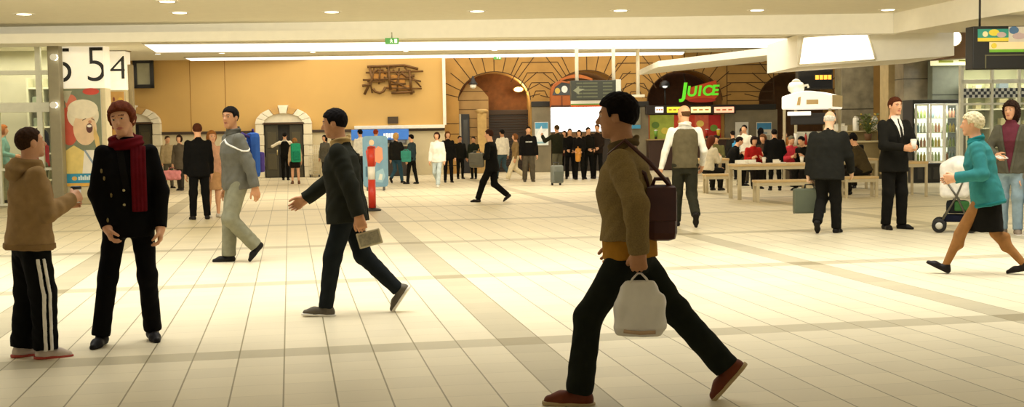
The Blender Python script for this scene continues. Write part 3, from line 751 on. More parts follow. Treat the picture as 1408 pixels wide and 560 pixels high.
struct(mb.build('wall_infill', [mat('A58350', .85, var=.12, scale=2), M_JOINT], None, f.loc, BR))
g = Fr(639, AO-.3); t = struct(thing('door_3', 'narrow dark double door with a pale glass strip under the first arch', 'door', g.loc, BR))
for i, (xa, xb) in enumerate(((621.5, 632), (634.5, 646))):
    mb = MB(); g.boxy(mb, xa, 157, xb, 240, -.05, .0, .01); o = mb.build('door_leaf', mat('15120E', .4), t)
    mb = MB(); g.boxy(mb, xa+3, 165, xb-3, 215, -.056, -.045); mb.build('pane', mat('3D3A30', .15), o)
mb = MB(); g.boxy(mb, 632, 157, 634.5, 240, -.07, .0); mb.build('post', mat('B9AF96', .4), t)
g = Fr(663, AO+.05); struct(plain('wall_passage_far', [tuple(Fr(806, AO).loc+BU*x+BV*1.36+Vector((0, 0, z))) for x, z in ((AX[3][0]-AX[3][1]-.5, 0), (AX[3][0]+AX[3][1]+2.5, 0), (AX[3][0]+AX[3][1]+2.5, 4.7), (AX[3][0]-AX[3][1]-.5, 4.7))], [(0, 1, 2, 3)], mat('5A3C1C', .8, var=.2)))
t = thing('stone_post', 'carved sandstone post standing between the dark door and the shutter', 'post', g.loc, BR)
w = g.x(671)-g.x(656); zz = g.z(663, 150)
MB().box((0, 0, .12), (w*1.15, .3, .24), bev=.03).build('base', mat('A98A52', .8), t); MB().box((0, 0, zz*.5), (w*.85, .22, zz-.3), bev=.04).build('shaft', mat('B8975A', .8, var=.15), t); MB().lathe([(w*.3, zz-.2), (w*.6, zz-.1), (w*.6, zz-.02), (w*.35, zz)], seg=4).build('cap', mat('BFA066', .8), t)
g = Fr(652, AO+.25); x, z = g.p(653, 117); t = thing('wall_lamp', 'small black lamp with a white globe on the edge of the first arch', 'wall lamp', g.loc+Vector((0, 0, z)), BR)
MB().lathe([(.03, .3), (.09, .12), (.17, .02), (.16, 0)], (0, 0, .02)).build('shade', mat('1A1512', .5), t); MB().lathe([(.02, -.13), (.1, -.09), (.12, 0), (.08, .06)]).build('globe', mat('F4EFE0', .3), t); MB().tube([(0, 0, .3), (0, .3, .3)], .02, 6).build('bracket', mat('1A1512', .5), t)
g = Fr(711, AO-.75); x, z = g.p(713, 123); t = thing('wall_lamp', 'oval glowing bulkhead lamp on the right curve inside the first arch', 'wall lamp', g.loc+Vector((x, 0, z)), BR)
MB().lathe([(.02, .12), (.15, .08), (.2, 0), (.21, -.03)], (0, .05, 0), 20, 'Y').build('diffuser', mat('FFF0C8', .4, emit=3, ecol='FFE9B8'), t); MB().lathe([(.24, -.03), (.24, .02), (.2, .03)], (0, .06, 0), 20, 'Y').build('rim', mat('8A6A34', .5), t); t.scale = (.85, .6, .45)
l = bpy.data.lights.new('lamp_glow', 'POINT'); l.energy = 30; l.color = (1, .78, .42); l.shadow_soft_size = .12; lo_ = finish(bpy.data.objects.new('lamp_glow', l)); lo_.location = g.loc+Vector((x, 0, z+.02))-BV*.22
# dark string course and the grey piers under it
mb = MB()
for a, b in ((731, 758), (866, 892), (993, 1066)):
    xa, xb = f.x(a), f.x(b); mb.box(((xa+xb)/2, -.06, f.z(a, 143.5 if a < 900 else 148)), (xb-xa, .16, .2), bev=.02)
struct(mb.build('trim_3', mat('1F1C14', .5), None, f.loc, BR))
mb = MB()
for a, b in ((731, 758), (866, 892)):
    xa, xb = f.x(a), f.x(b); z = f.z(a, 147); mb.box(((xa+xb)/2, -.05, z/2), (xb-xa-.03, .12, z), bev=.015)
xa, xb = f.x(996), f.x(1068); z = f.z(1030, 151); mb.box(((xa+xb)/2, -.05, z/2), (xb-xa, .12, z), bev=.015)
struct(mb.build('wall_piers', mat('7D735A', .5, var=.2, scale=2), None, f.loc, BR))
g = Fr(745, AO+.16)
def poster(g, x0, y0, x1, y1, label, paint, frame='E8E4D8', th_=.03, cat='poster', name='poster', group=None):
    """PAINT: (kind, colour, ...) shapes in 0..1 of the sheet"""
    a, b, z0, z1 = g.rect(x0, y0, x1, y1); t = thing(name, label, cat, g.loc+BU*((a+b)/2)+Vector((0, 0, z0)), BR, group)
    w, h = b-a, z1-z0; MB().box((0, 0, h/2), (w, th_, h), bev=.004).build('board', mat(frame, .5), t)
    mb = MB(); ms = []
    for i, s in enumerate(paint):
        ms.append(mat(s[1], .5, var=.08)); mb.slot(i); y = -th_/2-.0015-.0012*i
        if s[0] == 'r': X0_, Z0_, X1_, Z1_ = s[2:]; mb.prism([((X0_-.5)*w, Z0_*h), ((X1_-.5)*w, Z0_*h), ((X1_-.5)*w, Z1_*h), ((X0_-.5)*w, Z1_*h)], y, -th_/2+.001)
        elif s[0] == 'e': cx_, cz_, rx_, rz_ = s[2:]; mb.prism([((q[0]-.5)*w, q[1]*h) for q in disc(cx_, cz_, rx_, rz_)], y, -th_/2+.001)
        else: mb.prism([((q[0]-.5)*w, q[1]*h) for q in s[2]], y, -th_/2+.001)
    mb.build('print', ms, t); return t
poster(g, 735.5, 168, 754, 200, 'small pale poster with a blue top on the grey pier beside the white screen', [('r', 'DDE6E2', .03, .02, .97, .98), ('r', '4F9CC4', .03, .72, .97, .98), ('p', 'F4F4EE', [(.05, .4), (.5, .85), (.6, .55), (.95, .7), (.95, .3), (.4, .2)]), ('r', '8FB8C4', .15, .08, .8, .16)])
# ------------------------------------------------------------------ shop front, post and number signs on the near end of the far side
OP = offat(112, 281)
DP = (BO-EYEP).dot(BV)-OP
g = Fr(30, OP)
t = struct(thing('window_1', 'shop window of tall pale framed panes beside the boy', 'window', g.loc, BR))
xa, xb = g.x(-300), g.x(74); zt1 = g.z(40, 57); M_PALE = mat('E9E8D2', .4)
for nm, px, w in (('mullion', -298, .1), ('mullion', -220, .06), ('mullion', -140, .06), ('mullion', -65, .06), ('mullion', 0, .06), ('mullion', 57, .12)): MB().box((g.x(px), 0, zt1/2), (w, .12, zt1), bev=.01).build(nm, M_PALE, t)
for nm, py, h in (('transom', 100, .1), ('transom', 146, .16), ('transom', 152.5, .07), ('transom', 233, .06), ('transom', 283, .1)): MB().box(((xa+xb)/2, 0, g.z(30, py)), (xb-xa, .13, h), bev=.01).build(nm, M_PALE, t)
MB().box(((xa+xb)/2, .01, zt1/2), (xb-xa, .012, zt1)).build('pane', glass(), t)
struct(plain('wall_shop', [tuple(g.loc+BU*a+BV*b+Vector((0, 0, c))) for a, b, c in ((xa-1, 2.6, 0), (xb+.3, 2.6, 0), (xb+.3, 2.6, 3.8), (xa-1, 2.6, 3.8), (xb+.3, .1, 0), (xb+.3, .1, 3.8))], [(0, 1, 2, 3), (1, 4, 5, 2)], mat('CCCAB4', .7, var=.12, scale=1.2)))
struct(plain('ceiling_shop', [tuple(g.loc+BU*a+BV*b+Vector((0, 0, 3.75))) for a, b in ((xa-1, .1), (xb+.3, .1), (xb+.3, 2.6), (xa-1, 2.6))], [(0, 1, 2, 3)], mat('EDEBD6', .7)))
t = thing('shelf_unit', 'pale shelf unit with grey boxes behind the shop window', 'shelf', g.loc+BV*2.2, BR)
sx0, sx1 = g.x(2), g.x(46)
for z in (.5, 1.15, 1.8, 2.3, 2.75): MB().box(((sx0+sx1)/2, 0, z), (sx1-sx0, .4, .04), bev=.005).build('shelf', mat('E4E3CC', .5), t)
for x in (sx0, (sx0+sx1)/2, sx1): MB().box((x, 0, 1.5), (.05, .4, 3.0), bev=.005).build('upright', mat('DADAC2', .5), t)
MB().box(((sx0+sx1)/2, .22, 1.5), (sx1-sx0, .03, 3.0)).build('back', mat('B4B49C', .6), t)
for i in range(9):
    w = random.uniform(.08, .12); h = random.uniform(.14, .3); o = MB().box((0, 0, h/2), (w, .26, h), bev=.01).build('carton', mat(random.choice(['8E9A84', 'A9AF92', '6E7A68', 'C7C3A0', '4F5146']), .6), None, g.loc+BV*2.2+BU*(sx0+(sx1-sx0)*(.2, .36, .75)[i % 3])+Vector((0, 0, (1.17, 1.82, 2.32)[i//3])), BR)
    tag(o, 'small carton on the '+('lower', 'middle', 'upper')[i//3]+' shelf behind the shop window, '+('at the near end', 'in the middle', 'at the far end')[i % 3], 'carton', 'cartons in the shop window')
g = Fr(80, OP+.35); w = g.x(88)-g.x(72)
t = struct(thing('column_1', 'slim grey brown metal post at the corner of the shop window', 'post', g.loc, BR)); zz = g.z(80, 58)
MB().box((0, 0, zz/2), (w, .3, zz), bev=.02).build('shaft', mat('8F866A', .45, .3), t); MB().box((0, 0, .06), (w*1.25, .38, .12), bev=.01).build('base', mat('6F674F', .5), t); MB().box((0, -.01, zz-.04), (w*1.15, .34, .08), bev=.01).build('cap', mat('C9C2A4', .5), t)
for py, nm in ((80, 'upper'), (145, 'lower')):
    x, z = g.p(80, py); t = thing('spotlight', nm+' small white spotlight clipped to the grey brown post', 'spotlight', g.loc+Vector((x, 0, z))-BV*.2, BR, 'spotlights on the post')
    MB().lathe([(.05, 0), (.075, .1), (.075, .14)], (0, -.05, 0), 16, 'Y').build('head', mat('F1EFE6', .3), t); MB().lathe([(.01, -.02), (.06, -.01), (.068, .0)], (0, -.05, 0), 16, 'Y').build('lamp', mat('FFFBEA', .3, emit=5), t); MB().tube([(0, .05, 0), (0, .12, 0)], .02, 6).build('bracket', mat('B8B29A', .4), t)
g = Fr(114, OP); M_LIT = mat('F6F0DC', .5, emit=.32, ecol='FFF3DA'); M_DIG = mat('14120F', .5)
a, b, z0, z1 = g.rect(86.5, 60, 143.5, 121.5); zb = 0
t = struct(thing('column_2', 'cream pillar carrying the number sign and the laughing woman poster', 'pillar', g.loc, BR)); MB().box(((a+b)/2, .25, z0/2), (b-a, .5, z0), bev=.01).build('shaft', mat('DACDA6', .6), t); MB().box(((a+b)/2, .24, .08), (b-a+.03, .54, .16), bev=.01).build('plinth', mat('C2B48A', .6), t)
t = thing('number_sign', 'glowing cream box sign with two black fives above the laughing woman poster', 'sign', g.loc+Vector((0, 0, z0)), BR); h = z1-z0
MB().box(((a+b)/2, .25, h/2), (b-a, .56, h), bev=.012).build('box', M_LIT, t)
dh = g.z(114, 64)-g.z(114, 113)
text_obj('digit', '5', dh, M_DIG, t, (g.x(91), -.034, g.z(91, 113.5)-z0), clip=[(a+.01, -1), (b-.01, 1)], wide=.92, heavy=-.012)
text_obj('digit', '5', dh, M_DIG, t, (g.x(137), -.034, g.z(137, 112)-z0), clip=[(a+.01, -1), (b-.01, 1)], wide=.92, heavy=-.012)
g2 = Fr(160, OP-3.2); a2, b2, z02, z12 = g2.rect(146.5, 70.5, 173, 124)
t = struct(thing('column_3', 'second pillar standing further back with a patterned poster', 'pillar', g2.loc, BR)); MB().box(((a2+b2)/2, .25, z02/2), (b2-a2, .5, z02), bev=.01).build('shaft', mat('C9B98C', .6), t)
t = thing('number_sign', 'cream box sign with a cropped black four on the pillar further back', 'sign', g2.loc+Vector((0, 0, z02)), BR)
MB().box(((a2+b2)/2, .25, (z12-z02)/2), (b2-a2, .56, z12-z02), bev=.012).build('box', M_LIT, t); MB().box(((a2+b2)/2, .25, z12-z02+.06), (b2-a2+.06, .62, .1), bev=.01).build('cap', mat('8A7A55', .5), t)
text_obj('digit', '4', g2.z(160, 76)-g2.z(160, 109), M_DIG, t, (g2.x(167.5), -.034, g2.z(165, 109)-z02), clip=[(a2+.01, -1), (b2-.02, 1)], wide=1.15, heavy=-.012)
MB().box((b2+.1, .25, (g2.z(177, 82)+.0)/2), (.16, .3, g2.z(177, 82)), bev=.01)
mb = MB(); xq0, xq1, zq0, zq1 = g2.rect(174, 88, 180.5, 200); mb.box(((xq0+xq1)/2, .3, zq1/2), (xq1-xq0, .2, zq1), bev=.01); struct(mb.build('column_4', mat('8C7C58', .6), None, g2.loc, BR))
gf = Fr(114, OP+.04)
poster(gf, 88.5, 122, 140.5, 256, 'tall poster of a laughing woman in a pale hat under the two fives', [
    ('r', '7E8468', 0, .0, 1, 1), ('e', 'C8553C', .14, .62, .26, .2), ('e', 'D97A5C', .22, .86, .16, .08), ('p', 'B7B397', [(.0, .98), (.25, .98), (.1, .85), (.0, .9)]), ('e', 'D0452F', .75, .97, .22, .035),
    ('p', 'E8CF7A', [(0, .13), (0, .36), (.25, .42), (.5, .36), (.8, .36), (1, .28), (1, .13)]), ('p', 'F2EBDA', [(.45, .13), (.52, .37), (.8, .37), (.98, .13)]), ('p', '8FA0B0', [(.5, .37), (.56, .37), (.83, .2), (.78, .19)]),
    ('e', 'EADFC0', .52, .73, .42, .15), ('e', 'EAC9A0', .56, .59, .31, .17), ('e', 'F1E6C8', .52, .79, .40, .10), ('p', 'DDBB70', [(.8, .62), (.92, .5), (.95, .36), (.84, .4), (.78, .52)]), ('e', '5A2A20', .68, .595, .085, .05), ('e', 'F6EEE2', .68, .617, .06, .014), ('e', 'C98D6A', .7, .66, .045, .016), ('p', '5E4630', [(.5, .672), (.6, .69), (.6, .698), (.5, .68)]), ('p', '5E4630', [(.74, .69), (.82, .672), (.82, .68), (.74, .698)]),
    ('r', 'E9B34A', 0, .0, 1, .035), ('r', '2E93B8', 0, .032, 1, .128), ('e', 'E2B45A', .24, .08, .07, .022)] + [('r', 'DCEBEC', .34+.055*i, .062, .385+.055*i, .098+.012*(i % 2)) for i in range(8)])
gk = Fr(160, OP-3.15)
poster(gk, 147.5, 126, 173, 250, 'poster of jumbled brown, black and yellow shapes partly hidden by the red-haired woman', [('r', 'B98A42', 0, 0, 1, 1)] + [('e', random.choice(['1E1A14', 'D9C58A', 'E6DEC6', '7A3A22', '2E3A2C', 'C9A23C']), random.uniform(.1, .9), random.uniform(.05, .95), random.uniform(.05, .16), random.uniform(.012, .035)) for _ in range(34)])
# ------------------------------------------------------------------ ticket counter with the blue sign, poster board and post
g = Fr(522, .7); a, b, z0, z1 = g.rect(483, 178, 562, 192.5)
t = thing('ticket_counter', 'ticket counter with a bright blue sign band by the tan wall', 'counter', g.loc, BR)
MB().box(((a+b)/2, .1, (z0+z1)/2), (b-a, .3, z1-z0), bev=.015).build('sign_band', mat('2F6FC4', .4, emit=.25), t)
mb = MB(); p0 = g.rect(527, 182.5, 548, 190); 
for i in range(6): mb.box((p0[0]+(i+.5)*(p0[1]-p0[0])/6, -.055, (p0[2]+p0[3])/2-.01*(i % 2)), ((p0[1]-p0[0])/7.5, .02, (p0[3]-p0[2])*(.75+.2*(i % 2))))
mb.build('sign_lettering', mat('F1F4F2', .5, emit=.3), t)
zc = 1.05; mb = MB(); mb.box(((a+b)/2, .15, zc/2), (b-a, .5, zc), bev=.02); mb.build('front', mat('2B241A', .6), t); MB().box(((a+b)/2, .1, zc+.02), (b-a+.1, .7, .05), bev=.01).build('worktop', mat('9A8E70', .4), t)
MB().box(((a+b)/2, .38, (zc+z0)/2), (b-a, .05, z0-zc)).build('back_panel', mat('C9BFA2', .6), t)
for i in range(4): MB().box((a+(b-a)*(.12+.25*i), .33, zc+.28), (.3, .04, .34), bev=.01).build('screen', mat(('4A4A44', 'E6E2D2', '5A564A', 'DED8C4')[i], .4), t)
for s in (a+.05, b-.05): MB().box((s, .25, z1/2), (.08, .3, z1), bev=.01).build('side_post', mat('B9B094', .5), t)
g = Fr(516, offat(516, 262)); a, b, z0, z1 = g.rect(499, 187, 533.5, 257); t = thing('poster_stand', 'freestanding blue grey poster board behind the red and white post', 'poster board', g.loc, BR)
w, h = b-a, z1-z0; r_ = .09; out = []
for cx_, cz_, a0 in ((b-r_, z1-r_, 0), (a+r_, z1-r_, 90), (a+r_, z0+r_, 180), (b-r_, z0+r_, 270)): out += [(cx_+r_*math.cos(R(a0+18*i)), cz_+r_*math.sin(R(a0+18*i))) for i in range(6)]
MB().prism(out, -.03, .03).build('board', mat('6E93A6', .5, var=.08), t)
for x in (a+.12, b-.12): MB().box((x, 0, .05), (.06, .4, .1), bev=.015).build('foot', mat('4A4A46', .5), t); MB().box((x, 0, (z0+.08)/2+.03), (.04, .04, z0+.02)).build('leg', mat('4A4A46', .5), t)
ms = [mat(c, .5) for c in ('C63A24', 'E58C66', 'E0B48C', 'C9CBBE', '3F6478', '8FB0BC')]; mb = MB()
def pr(pts, i, k): mb.slot(i); mb.prism([(a+x*w, z0+z*h) for x, z in pts], -.032-.002*k, -.028)
pr([(.2, .42), (.12, .7), (.25, .8), (.5, .8), (.58, .62), (.5, .42)], 0, 1); pr(disc(.36, .87, .1, .055), 2, 2); pr([(.48, .5), (.5, .74), (.62, .8), (.78, .76), (.8, .55), (.66, .46)], 1, 3); pr([(.5, .1), (.52, .3), (.8, .36), (.88, .2), (.76, .08)], 5, 1); pr([(.6, .14), (.66, .26), (.78, .24), (.74, .13)], 3, 2); pr([(.1, .2), (.1, .4), (.4, .4), (.36, .2)], 4, 1)
mb.build('print', ms, t)
P = flr(512, 290); t = thing('barrier_post', 'red and white upright post on a black foot in front of the poster board', 'post', P, BR); k = FPX/depth(P); zz = (290-204)/k
MB().lathe([(.17, 0), (.18, .02), (.14, .045), (.06, .06)]).build('base', mat('1C1A18', .6), t); q = [.06, (290-247)/k, (290-229)/k, zz]
MB().tube([(0, 0, q[0]), (0, 0, q[1])], .075, 16).build('lower_sleeve', mat('C8341F', .4), t); MB().tube([(0, 0, q[1]), (0, 0, q[2])], .072, 16).build('middle_sleeve', mat('EFE9DA', .4), t); MB().tube([(0, 0, q[2]), (0, 0, q[3])], .075, 16).build('upper_sleeve', mat('CF3A20', .4), t); MB().lathe([(.075, 0), (.07, .03), (.03, .05)], (0, 0, q[3])).build('cap', mat('A82A1A', .4), t)
# ------------------------------------------------------------------ departure board and hanging poles
def off_for(dist, px=704): return (BO-EYEP).dot(BV)-(deep(px, 180, dist)-EYEP).dot(BV)
g = Fr(819, off_for(33, 819)); a, b, z0, z1 = g.rect(785, 110.5, 853, 138)
t = thing('departure_board', 'dark green black departure board hanging from two white poles', 'information board', g.loc+Vector((0, 0, z0)), BR); h = z1-z0
MB().box(((a+b)/2, .1, h/2), (b-a, .26, h), bev=.02).build('housing', mat('2B2E22', .45), t); xc = g.x(848); MB().box(((xc+b)/2, .09, h/2), (b-xc+.03, .3, h+.03), bev=.02).build('end_cap', mat('B9BBAE', .3, .4), t)
mb = MB()
for i in range(5):
    for j in range(3): mb.box((a+.1+(.08, .38, .86)[j]+.05, -.034, h*(.86-.17*i)), ((.16, .4, .26)[j], .006, h*.07))
mb.build('text_rows', mat('55593F', .5), t)
mb = MB(); mb.prism([(a+.06, h*.5), (a+.22, h*.72), (a+.22, h*.6), (a+.38, h*.56), (a+.22, h*.44), (a+.22, h*.3)], -.04, -.02); mb.build('arrow', mat('7E8268', .5), t)
for px in (795, 845.5): x = g.x(px); zt_ = soff(px, 76).z-z0; MB().tube([(x, .1, h-.01), (x, .1, zt_)], .05, 10).build('pole', mat('EDE6D0', .4), t)
g = Fr(812, off_for(33.6, 812)); a, b, z0, z1 = g.rect(785, 138.5, 838, 147); t = thing('striped_sign', 'narrow sign striped white, green and orange below the departure board', 'sign', g.loc+Vector((0, 0, z0)), BR); h = z1-z0
for i, (c, p, q) in enumerate((('CF5A22', 0, .33), ('5E9A3C', .33, .52), ('EFEADA', .52, 1))): MB().box(((a+b)/2, 0, h*(p+q)/2), (b-a, .1, h*(q-p)), bev=.004).build('stripe', mat(c, .5, emit=.12), t)
for px in (790, 833): MB().tube([(g.x(px), 0, h-.02), (g.x(px), .0, h+.5)], .015, 6).build('hanger', mat('3A3A34', .5), t)
g = Fr(878, off_for(36, 878)); z0 = g.z(878, 132); t = thing('hanging_pole', 'white ceiling pole with a small flat plate at its foot between the arches', 'pole', g.loc+Vector((0, 0, z0)), BR)
MB().tube([(0, 0, .02), (0, 0, soff(878, 74).z-z0)], .055, 10).build('shaft', mat('EDE6D0', .4), t); MB().box((g.x(877)-g.x(878), 0, 0), (g.x(886)-g.x(868), .3, .08), bev=.015).build('plate', mat('EDE6D0', .4), t)
# orange shop sign and lit screen of the second arch
g = Fr(771, AO+1.0); a, b, z0, z1 = g.rect(757, 107, 787, 147); t = thing('shop_sign', 'orange round-shouldered shop sign with a dark window beside the departure board', 'sign', g.loc+Vector((0, 0, z0)), BR); h = z1-z0; w = b-a
MB().prism([(a, 0), (b, 0), (b, h*.9)]+[(a+w*.5+w*.5*math.cos(math.pi*i/14), h*.45+h*.45*math.sin(math.pi*i/14)) for i in range(5, 15)], -.1, .3).build('shell', mat('A8581C', .5), t, bevel=.015)
MB().prism([(a+.05, h*.4), (b-.03, h*.4), (b-.03, h*.78), (a+w*.5, h*.84), (a+w*.2, h*.68)], -.12, .0).build('window', mat('15120F', .2), t)
MB().prism(disc(a+w*.62, h*.6, w*.14, h*.12), -.13, -.1).build('emblem', mat('E6E6E0', .4), t); MB().prism(disc(a+w*.3, h*.55, w*.12, h*.1), -.13, -.1).build('emblem', mat('C9A94C', .4), t)
MB().prism([(a, 0), (b, 0), (b, h*.05), (a, h*.05)], -.13, .1).build('sill', mat('4A2510', .5), t); MB().box(((a+b)/2, -.11, h*.2), (.03, .02, h*.34)).build('divider', mat('5A2A10', .5), t)
c_ = f.x(0)*0; x0_, x1_ = g.x(772), g.x(816)
MB().prism([(x0_+(x1_-x0_)*i/12, h*.96+.16*math.sin(math.pi*i/12)) for i in range(13)]+[(x1_-(x1_-x0_)*i/12, h*.9+.1*math.sin(math.pi*i/12)) for i in range(13)], .05, .25).build('crest', mat('B8641E', .5), t)
MB().tube([(w*.2+a, .25, h*.8), (w*.2+a, 1.3, h*.8)], .04, 6).build('bracket', mat('3A2A1A', .5), t)
g = Fr(792, AO-.35); a, b, z0, z1 = g.rect(757, 147.5, 829, 181); t = thing('lit_screen', 'large blank white glowing screen above the crowd in the second arch', 'screen', g.loc+Vector((0, 0, z0)), BR); h = z1-z0
MB().box(((a+b)/2, 0, h/2), (b-a, .1, h), bev=.01).build('panel', mat('FFFDF4', .4, emit=3.2, ecol='FFFBF0'), t)
mb = MB()
for c in (((a+b)/2, 0, -.03, b-a+.1, .06), ((a+b)/2, 0, h+.03, b-a+.1, .06)): mb.box((c[0], 0, c[2]), (c[3], .14, c[4]), bev=.01)
for x in (a-.03, b+.03): mb.box((x, 0, h/2), (.06, .14, h+.1), bev=.01)
mb.build('frame', mat('4A3A22', .5), t)
g = Fr(806, AO-.6); a, b = g.x(759), g.x(856)
mb = MB(); mb.box(((a+b)/2, 0, .6), (b-a, .5, 1.2), bev=.02); t = thing('shop_counter', 'dark shop counter under the glowing white screen', 'counter', g.loc, BR); mb.build('front', mat('2A2016', .6), t); MB().box(((a+b)/2, -.02, 1.22), (b-a+.06, .6, .05), bev=.01).build('worktop', mat('8A7450', .4), t)
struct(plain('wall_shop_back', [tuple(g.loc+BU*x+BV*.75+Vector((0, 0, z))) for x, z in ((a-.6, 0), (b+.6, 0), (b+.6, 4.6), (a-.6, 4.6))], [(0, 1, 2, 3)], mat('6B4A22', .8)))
g = Fr(874, AO+.2); a, b, z0, z1 = g.rect(868, 146, 880.5, 177); t = thing('wall_dispenser', 'tall beige cabinet with a blue foot on the pier between the arches', 'cabinet', g.loc+Vector((0, 0, z0)), BR); h = z1-z0
MB().box(((a+b)/2, 0, h*.55), (b-a, .25, h*.9), bev=.1).build('housing', mat('8E8A74', .5), t); MB().box(((a+b)/2, -.01, h*.08), (b-a-.04, .26, h*.16), bev=.01).build('band', mat('3E8FB8', .5), t)
# ------------------------------------------------------------------ juice shop in the third arch
cx, hw, zs, hh = AX[2]; F2 = Fr(806, AO)
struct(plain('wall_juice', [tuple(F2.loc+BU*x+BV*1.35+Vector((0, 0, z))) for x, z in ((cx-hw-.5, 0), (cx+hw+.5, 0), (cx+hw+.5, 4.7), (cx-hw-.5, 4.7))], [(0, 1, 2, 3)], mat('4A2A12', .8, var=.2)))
g = Fr(960, AO+.25); a, b, z0, z1 = g.rect(934, 110, 990, 141)
t = thing('juice_sign', 'orange red swoosh sign with bright green letters JUICE under the third arch', 'sign', g.loc+Vector((0, 0, z0)), BR); w, h = b-a, z1-z0
MB().prism([(a+w*.25, h*.66), (a+w*.9, h*.98), (a+w*.94, h*.62), (a+w*.97, h*.35), (a+w*.88, h*.16), (a+w*.6, h*.04), (a+w*.3, h*.05), (a+w*.1, h*.2), (a+w*.2, h*.4)], -.04, .12).build('board', mat('C2441C', .45, emit=.18), t, bevel=.01)
MB().prism(disc(a+w*.55, h*.1, w*.34, h*.1), -.05, .1).build('oval', mat('A32C18', .45, emit=.15), t)
mg = mat('5FD02A', .4, emit=.55)
for i, ch in enumerate('JUICE'): text_obj('letter', ch, h*(.62 if i == 0 else .44), mg, t, (a+w*(.1+.19*i), -.06, h*(.28-.02*(i == 0)+.03*i*.4)), .03, shear=.15, wide=1.0, heavy=.03)
for px in (945, 980): MB().tube([(g.x(px), .1, h*.6), (g.x(px), .5, h*1.3)], .025, 6).build('bracket', mat('2A2016', .5), t)
x, z = g.p(914, 118); t = thing('spotlight', 'black spotlight with a white lens standing on a stem left in the third arch', 'spotlight', g.loc+BU*x+Vector((0, 0, z)), BR)
MB().lathe([(.06, .2), (.17, .12), (.2, -.02), (.18, -.08)], (0, 0, 0), 18).build('head', mat('121110', .4), t); MB().lathe([(.02, -.12), (.09, -.1), (.11, -.04)], (-.02, -.12, .03), 14).build('lens', mat('E9EEF4', .2, emit=.5), t); MB().tube([(0, 0, -.1), (.02, 0, g.z(914, 146)-z)], .03, 8).build('stem', mat('121110', .4), t)
g = Fr(955, AO+.3); t = thing('menu_lightbox', 'row of yellow and pink glowing menu panels over the juice counter', 'menu board', g.loc, BR); a, b, z0, z1 = g.rect(888, 144.5, 1012, 157)
MB().box(((a+b)/2, .08, (z0+z1)/2), (b-a, .16, z1-z0), bev=.02).build('housing', mat('241A12', .5), t)
for x0_, x1_, c, e in ((901, 912, 'F4EFE0', .8), (917, 938, 'D8D23A', .8), (950, 977, 'F6D98A', 1.4), (982, 1009, 'EFA884', 1.2)):
    mb = MB(); g.boxy(mb, x0_, 147, x1_, 155, -.03, .01, .008); o = mb.build('menu_panel', mat(c, .4, emit=e), t)
    mb = MB(); q = g.rect(x0_, 147, x1_, 155); ww = q[1]-q[0]
    for k in range(3): mb.box((q[0]+ww*(.2+.3*k), -.034, (q[2]+q[3])/2), (ww*.2, .006, .05))
    mb.build('lettering', mat('B5642A', .5, emit=.3), o)
t = thing('juice_bar', 'juice bar with red and lime back panels under the menu panels', 'counter', g.loc, BR)
for x0_, x1_, c in ((890, 897, 'B9241A'), (897, 931, '9DA63C'), (931, 960, 'BE3A1E'), (960, 979, 'C65A3C'), (979, 996, 'A8201A')):
    mb = MB(); g.boxy(mb, x0_, 158, x1_, 204, .5, .6, .008); mb.build('back_panel', mat(c, .5, emit=.22, var=.2, scale=5), t)
for (px, py, c) in ((905, 172, '5C7A2C'), (918, 180, 'D8C34A'), (941, 168, 'E0A23A'), (952, 178, '7A1E16'), (967, 170, 'E6C45A'), (986, 176, '6B8A2E')):
    x, z = g.p(px, py); MB().prism(disc(x, z, .14, .12), .46, .52).build('fruit_print', mat(c, .5, emit=.15), t)
a, b = g.x(890), g.x(1000); MB().box(((a+b)/2, 0, .55), (b-a, .5, 1.1), bev=.02).build('front', mat('3A2012', .5), t); MB().box(((a+b)/2, -.02, 1.12), (b-a+.06, .6, .05), bev=.01).build('worktop', mat('A68A5A', .35), t)
for i, px in enumerate((902, 932, 944, 972, 988)):
    x = g.x(px); o = thing('blender_jug', 'clear jug of '+('green', 'orange', 'pink', 'red', 'yellow')[i]+' juice on the juice bar worktop', 'jug', g.loc+BU*x+Vector((0, 0, 1.145)), BR, 'jugs on the juice bar')
    MB().lathe([(.05, 0), (.05, .06), (.07, .08)]).build('base', mat('2A2622', .4), o); MB().lathe([(.05, .08), (.075, .3), (.07, .3)]).build('jar', mat(('6FA03C', 'E08A2A', 'D8707A', 'B8281E', 'E2C23A')[i], .2), o); MB().lathe([(.078, .3), (.03, .34)]).build('lid', mat('E6E2D4', .4), o)
